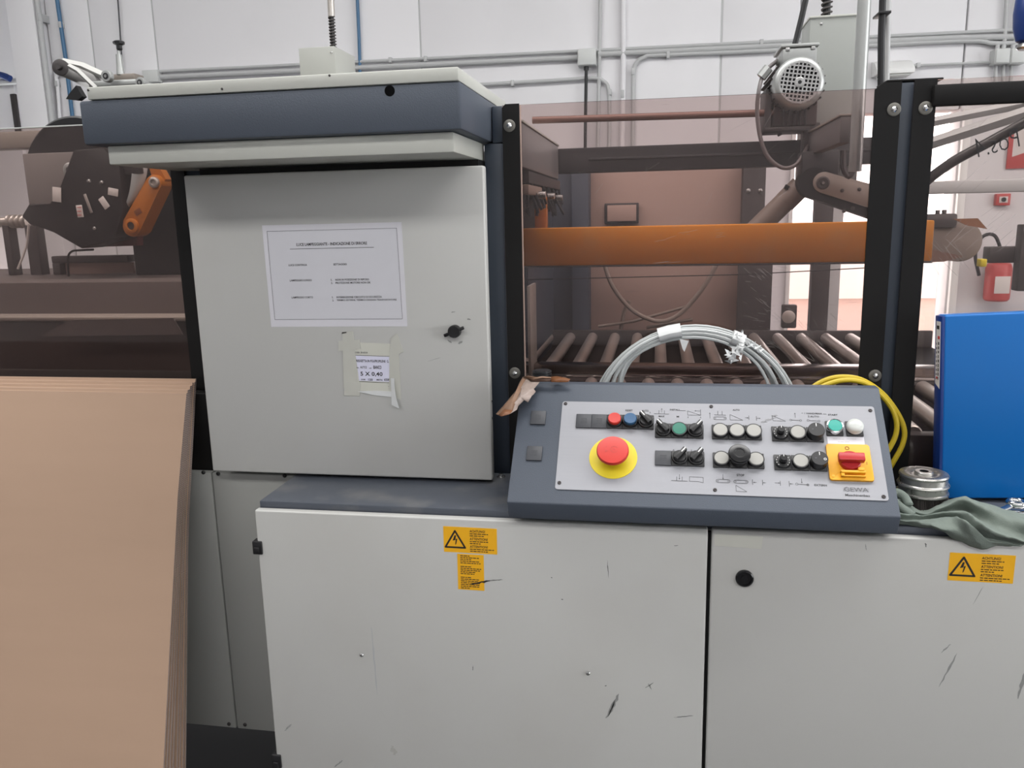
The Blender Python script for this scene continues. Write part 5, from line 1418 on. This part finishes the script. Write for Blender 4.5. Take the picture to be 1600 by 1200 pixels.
# dark blue round thing at the upper right edge
q = P(1612, 28, 2.0)
hb = thing('lamp_housing', 'dark blue rounded lamp housing cut by the right edge', 'lamp', q)
obj('housing', MB().lathe([(0.012, -0.055), (0.026, -0.045), (0.033, -0.02), (0.035, 0.01), (0.033, 0.04), (0.024, 0.06), (0.01, 0.066)], q, (0, 0, 1), 24), BLUESPINE, hb)
obj('rim', MB().lathe([(0.020, -0.062), (0.024, -0.058), (0.020, -0.050)], q, (0, 0, 1), 24), STEEL, hb)
obj('stalk', MB().tube([(q.x + 0.02, q.y, q.z), (q.x + 0.30, q.y + 0.2, q.z + 0.12), (1.45, 2.5, q.z + 0.14), (1.45, 2.5, 2.2)], 0.008, 10), BLACK, hb)
# tools at the far conveyor end
t = thing('limit_unit', 'small square sensor unit standing at the conveyor far end', 'sensor', P(1232, 512, 3.2))
a, b = P(1222, 476, 3.2), P(1243, 512, 3.2)
obj('case', MB().box((a.x, 3.18, b.z), (b.x, 3.22, a.z), 0.005), DARKSTEEL, t)
q = P(1232, 495, 3.18)
obj('dial', MB().lathe([(0.024, 0), (0.024, 0.004), (0.02, 0.006), (0.001, 0.006)], (q.x, 3.18, q.z), (0, -1, 0), 24), ZINC, t)

# ------------------------------------------------------------------ machine inside, behind the left panel
YL = 2.3
bd = thing('machine_bed', 'dark brown machine bed behind the left smoked panel', 'machine', (-1.8, 2.3, 0.93))
z0 = P(100, 441, 2.15).z
obj('bed', MB().box((-2.7, 2.15, 0.935), (-1.10, 2.9, z0), 0.004), BEDBROWN, bd)
za = P(100, 493, 2.1).z
obj('ledge', MB().box((-2.7, 2.06, za - 0.012), (-1.12, 2.15, za), 0.003), ARMPLATE, bd)
obj('shelf', MB().box((-2.7, 1.84, 0.935), (-1.12, 2.06, 1.15), 0.003), INNER, bd)
g = MB().prism([(P(110, 500, 2.055).x, P(110, 500, 2.055).z), (P(270, 497, 2.055).x, P(270, 497, 2.055).z), (P(285, 523, 2.055).x, P(285, 523, 2.055).z), (P(60, 526, 2.055).x, P(60, 526, 2.055).z)], 0, 0.004, FR((0, 2.06, 0), (1, 0, 0), (0, 0, 1)))
obj('plate', g, BEDBROWN, bd)

sh = thing('strapping_unit', 'black strapping unit with labels behind the left smoked panel', 'machine head', P(150, 440, YL))
q = P(125, 262, YL)
q = P(126, 280, 2.42)
obj('reel', MB().lathe([(0.190, 0), (0.193, 0.006), (0.187, 0.012), (0.035, 0.014), (0.033, 0.03), (0.001, 0.03)], (q.x, 2.42, q.z), (0, -1, 0), 56), BLACK, sh)
q2 = P(112, 266, YL)
obj('reel_hub', MB().lathe([(0.022, 0), (0.022, 0.03), (0.016, 0.034), (0.009, 0.034), (0.008, 0.02), (0.001, 0.02)], (q2.x, YL + 0.02, q2.z), (0, -1, 0), 24), CASTALU, sh)
body = [(128, 236), (175, 232), (200, 262), (205, 330), (192, 372), (140, 388), (100, 360), (62, 352), (48, 338), (60, 318), (95, 322), (110, 290)]
obj('head_body', MB().prism([(P(x, y, YL).x, P(x, y, YL).z) for x, y in reversed(body)], -0.04, 0.06, FR((0, YL + 0.02, 0), (1, 0, 0), (0, 0, 1)), bev=0.006), mat('black head casting', (26, 24, 25), 0.4, var=0.1), sh)
for k, (x0, y0, w, h, r) in enumerate(((88, 304, 16, 24, -8), (124, 330, 11, 20, 3), (162, 317, 11, 20, 32), (176, 300, 18, 12, -12), (137, 318, 5, 32, 16))):
    c = P(x0, y0, YL - 0.05)
    s = YL / FPX
    obj('paper_tag', MB().box((-w * s / 2, -0.001, -h * s / 2), (w * s / 2, 0.001, h * s / 2), 0.0004, 0, Matrix.Translation((c.x, YL - 0.048, c.z)) @ Matrix.Rotation(radians(-r), 4, 'Y')), LABELW if k < 4 else ZINC, sh)
g = MB()
for k in range(3):
    c = P(124, 324 + 6 * k, YL - 0.05); g.box((c.x - 0.007, YL - 0.0505, c.z - 0.001), (c.x + 0.007, YL - 0.0496, c.z + 0.001))
obj('tag_lines', g, INKRED, sh)
for (x, y) in ((138, 283), (147, 357), (158, 285)):
    c = P(x, y, YL - 0.045); obj('bolt', MB().lathe([(0.006, 0), (0.006, 0.004), (0.001, 0.006)], (c.x, YL - 0.04, c.z), (0, -1, 0), 8), STEEL, sh)
obj('red_guide', MB().prism([(P(x, y, YL).x, P(x, y, YL).z) for x, y in ((100, 352), (195, 345), (196, 385), (135, 387))], -0.01, 0.02, FR((0, YL + 0.08, 0), (1, 0, 0), (0, 0, 1))), mat('dull red steel', (88, 34, 32), 0.5), sh)
# orange arm
oa = thing('orange_arm', 'orange pivot arm with round eyes beside the strapping unit', 'arm', P(208, 365, YL))
panel_poly(oa, 'arm_body', capsule(243, 286, 0.024, 208, 354, 0.030, YL - 0.02), YL - 0.03, YL + 0.03, ORANGE2, 0.005)
for (x, y, r, nm) in ((242, 285, 0.0155, 'pivot_ring'), (207, 353, 0.022, 'pivot_ring')):
    c = P(x, y, YL - 0.03)
    obj(nm, MB().lathe([(r, 0), (r, 0.008), (r * 0.8, 0.01), (r * 0.55, 0.01), (r * 0.5, 0.004), (0.001, 0.004)], (c.x, YL - 0.03, c.z), (0, -1, 0), 28), ZINC if r < 0.02 else ORANGE2, oa)
c = P(207, 353, YL - 0.03)
obj('pivot_pin', MB().cyl((c.x, YL - 0.036, c.z), (c.x, YL - 0.02, c.z), 0.0115, 20), DARKSTEEL, oa)
c = P(216, 331, YL - 0.03)
obj('pocket', MB().box((-0.011, -0.001, -0.008), (0.011, 0.001, 0.008), 0.0005, 0, Matrix.Translation((c.x, YL - 0.0312, c.z)) @ Matrix.Rotation(radians(-28), 4, 'Y')), mat('brown pocket', (120, 62, 20), 0.6), oa)
obj('bracket', MB().prism([(P(x, y, YL).x, P(x, y, YL).z) for x, y in ((252, 262), (262, 280), (255, 292), (240, 275), (236, 262))], 0, 0.03, FR((0, YL + 0.02, 0), (1, 0, 0), (0, 0, 1))), ORANGE2, oa)
# pale curved strap band
g = MB(); A, B = [], []
for i in range(10):
    t_ = i / 9
    p = P(206 - 14 * t_ ** 2.2, 258 + 72 * t_, YL - 0.02); w = 0.045 * (1 - 0.85 * t_ ** 2)
    A.append(p); B.append(p + Vector((w, 0.012, 0.004)))
g.add(A + B, [(i, i + 1, 11 + i, 10 + i) for i in range(9)])
o = tag(obj('strap_band', g, STRAP), 'pale curved strap band between strapping unit and orange arm', 'strap')
sm = o.modifiers.new('thickness', 'SOLIDIFY'); sm.thickness = 0.0015
# dark housing below arm, small shelf and poles
tag(obj('dark_housing', MB().box((P(206, 300, 2.45).x, 2.42, z0), (-1.16, 2.6, P(240, 262, 2.45).z), 0.006), INNER), 'dark housing behind the orange pivot arm', 'housing')
wf = thing('work_frame', 'dark square tube frame with pale sheet below strapping unit', 'frame', P(140, 440, 2.5))
a, b = P(86, 400, 2.5), P(206, 408, 2.5)
obj('cross_tube', MB().box((a.x, 2.48, P(86, 411, 2.5).z), (b.x, 2.52, a.z), 0.003), DARKSTEEL, wf)
obj('upright', MB().box((a.x, 2.48, z0 + 0.001), (P(102, 430, 2.5).x, 2.52, P(86, 411, 2.5).z), 0.003), DARKSTEEL, wf)
obj('sheet', MB().box((P(103, 410, 2.51).x, 2.505, z0 + 0.001), (b.x, 2.515, P(103, 411, 2.51).z), 0.001), BOARD, wf)
pr = thing('tube_rack', 'grey horizontal tube on two dark poles at left edge', 'rack', P(20, 440, 2.5))
obj('cross_tube', MB().cyl(P(-60, 349, 2.5), P(44, 346, 2.5), 0.017, 16), ZINC, pr)
for k in range(4):
    c = P(14 + 8 * k, 346, 2.5); obj('tape_coil', MB().lathe([(0.018, 0), (0.023, 0.003), (0.023, 0.010), (0.018, 0.013)], c, (1, 0, 0), 20), ZINC, pr)
for x0, x1, w in ((15, 26, 0.012), (54, 66, 0.022)):
    p0, p1 = P(x0 - 1, 352, 2.5), P(x1, 440, 2.5)
    obj('pole', MB().box((p0.x - w, 2.48, z0 + 0.001), (p0.x + w, 2.52, p0.z), 0.003), DARKSTEEL, pr)
tag(obj('white_cord', MB().tube([P(45, 350, 2.4), P(41, 385, 2.4), P(28, 420, 2.4)], 0.004, 6, smooth=3), LABELW), 'thin white cord hanging from the grey tube', 'cord')
tag(obj('sensor_lead', MB().tube([P(108, 440, 2.4), P(106, 405, 2.4), P(112, 393, 2.4), P(126, 391, 2.4), P(146, 390, 2.4)], 0.0035, 8, smooth=4), BLACK), 'black sensor lead curling above the square tube frame', 'cable')
tag(obj('cross_cover', MB().box((P(-100, 215, 2.6).x, 2.60, P(50, 231, 2.6).z), (P(126, 215, 2.6).x, 2.66, P(50, 204, 2.6).z), 0.003), ARMPLATE), 'flat grey cover strip at top of left smoked panel', 'cover')
tag(obj('haze_plate', MB().box((P(44, 300, 2.37).x, 2.365, P(85, 346, 2.37).z), (P(128, 300, 2.37).x, 2.385, 1.778), 0.004), mat('pane haze grey', (128, 122, 120), 0.5, var=0.05)), 'broad grey plate added as haze in front of black reel', 'cover')  # added plate, its grey stands in for haze on the pane

# tape tension head on top, beyond the hood
YT = 2.3
COVERG2 = mat('pale arm paint', (168, 168, 164), 0.5)
th_ = thing('tension_unit', 'pale tape tension unit with roller and black star knob behind hood', 'machine head', P(170, 135, YT))
obj('roller', MB().cyl(P(97, 107, YT - 0.03), P(150, 130, YT + 0.12), 0.0215, 28), mat('grey rubber roller', (150, 148, 146), 0.5), th_)
obj('roller_end', MB().lathe([(0.023, 0), (0.023, 0.008), (0.018, 0.010), (0.009, 0.010), (0.008, 0.022), (0.001, 0.022)], P(96, 106, YT - 0.03), P(96, 106, YT - 0.03) - P(150, 128, YT + 0.18), 28), DARKSTEEL, th_)
obj('arm', MB().tube([P(98, 97, YT + 0.10), P(130, 104, YT + 0.10), P(165, 120, YT + 0.10)], 0.012, 4), COVERG2, th_)
obj('arm', MB().tube([P(108, 103, YT - 0.045), P(122, 111, YT - 0.045), P(150, 138, YT - 0.045)], 0.0075, 4), COVERG2, th_)
obj('base_plate', MB().box((P(148, 130, YT).x, YT - 0.03, P(160, 138, YT).z), (P(222, 130, YT).x, YT + 0.06, P(160, 129, YT).z), 0.003), CASTALU, th_)
obj('slide_block', MB().box((P(174, 120, YT).x, YT - 0.01, P(174, 129, YT).z), (P(213, 120, YT).x, YT + 0.04, P(174, 117, YT).z), 0.004), mat('brown grey slide', (128, 120, 112), 0.5, 0.3), th_)
for x, y, r in ((166, 119, 0.0165), (219, 129, 0.0150)):
    c = P(x, y, YT - 0.06)
    w_ = obj('wheel', MB().lathe([(r, -0.012), (r, 0), (r * 0.9, 0.003), (r * 0.55, 0.003), (r * 0.5, 0.0), (r * 0.3, 0.0)], (c.x, YT - 0.06, c.z), (0, -1, 0), 28), CASTALU, th_)
    obj('bearing', MB().lathe([(r * 0.55, 0.003), (r * 0.5, 0.0045), (r * 0.32, 0.0045), (r * 0.3, 0.002)], (c.x, YT - 0.06, c.z), (0, -1, 0), 20, cap=False), BLACK, w_)
    obj('axle', MB().lathe([(r * 0.28, 0.0), (r * 0.26, 0.005), (0.001, 0.005)], (c.x, YT - 0.06, c.z), (0, -1, 0), 16), STEEL, w_)
c = P(189, 117, YT)
obj('stem', MB().lathe([(0.012, 0), (0.010, 0.02), (0.0085, 0.052), (0.0085, 0.056), (0.004, 0.056), (0.004, 0.072)], c, (0, 0, 1), 20), CASTALU, th_)
kz = P(187, 79, YT)
obj('star_knob', MB().lathe([(0.006, 0), (0.0085, 0.004), (0.0085, 0.014), (0.016, 0.018), (0.017, 0.024), (0.010, 0.027)], (kz.x, YT, kz.z), (0, 0, 1), 7), BLACK, th_, smooth=20)
c2 = [(116, 147), (126, 135), (136, 152), (128, 158), (110, 156)]
obj('black_clip', MB().prism([(P(x, y, YT).x, P(x, y, YT).z) for x, y in reversed(c2)], 0, 0.02, FR((0, YT, 0), (1, 0, 0), (0, 0, 1))), BLACK, th_)
obj('white_sheet', MB().prism([(P(x, y, YT).x, P(x, y, YT).z) for x, y in reversed(((103, 124), (140, 128), (136, 152), (126, 136)))], 0, 0.003, FR((0, YT + 0.03, 0), (1, 0, 0), (0, 0, 1))), WHITEPAINT, th_)
obj('carrier', MB().box((P(150, 150, YT).x, YT - 0.02, 1.70), (P(215, 150, YT).x, YT + 0.05, P(160, 138, YT).z), 0.003), DARKSTEEL, th_)
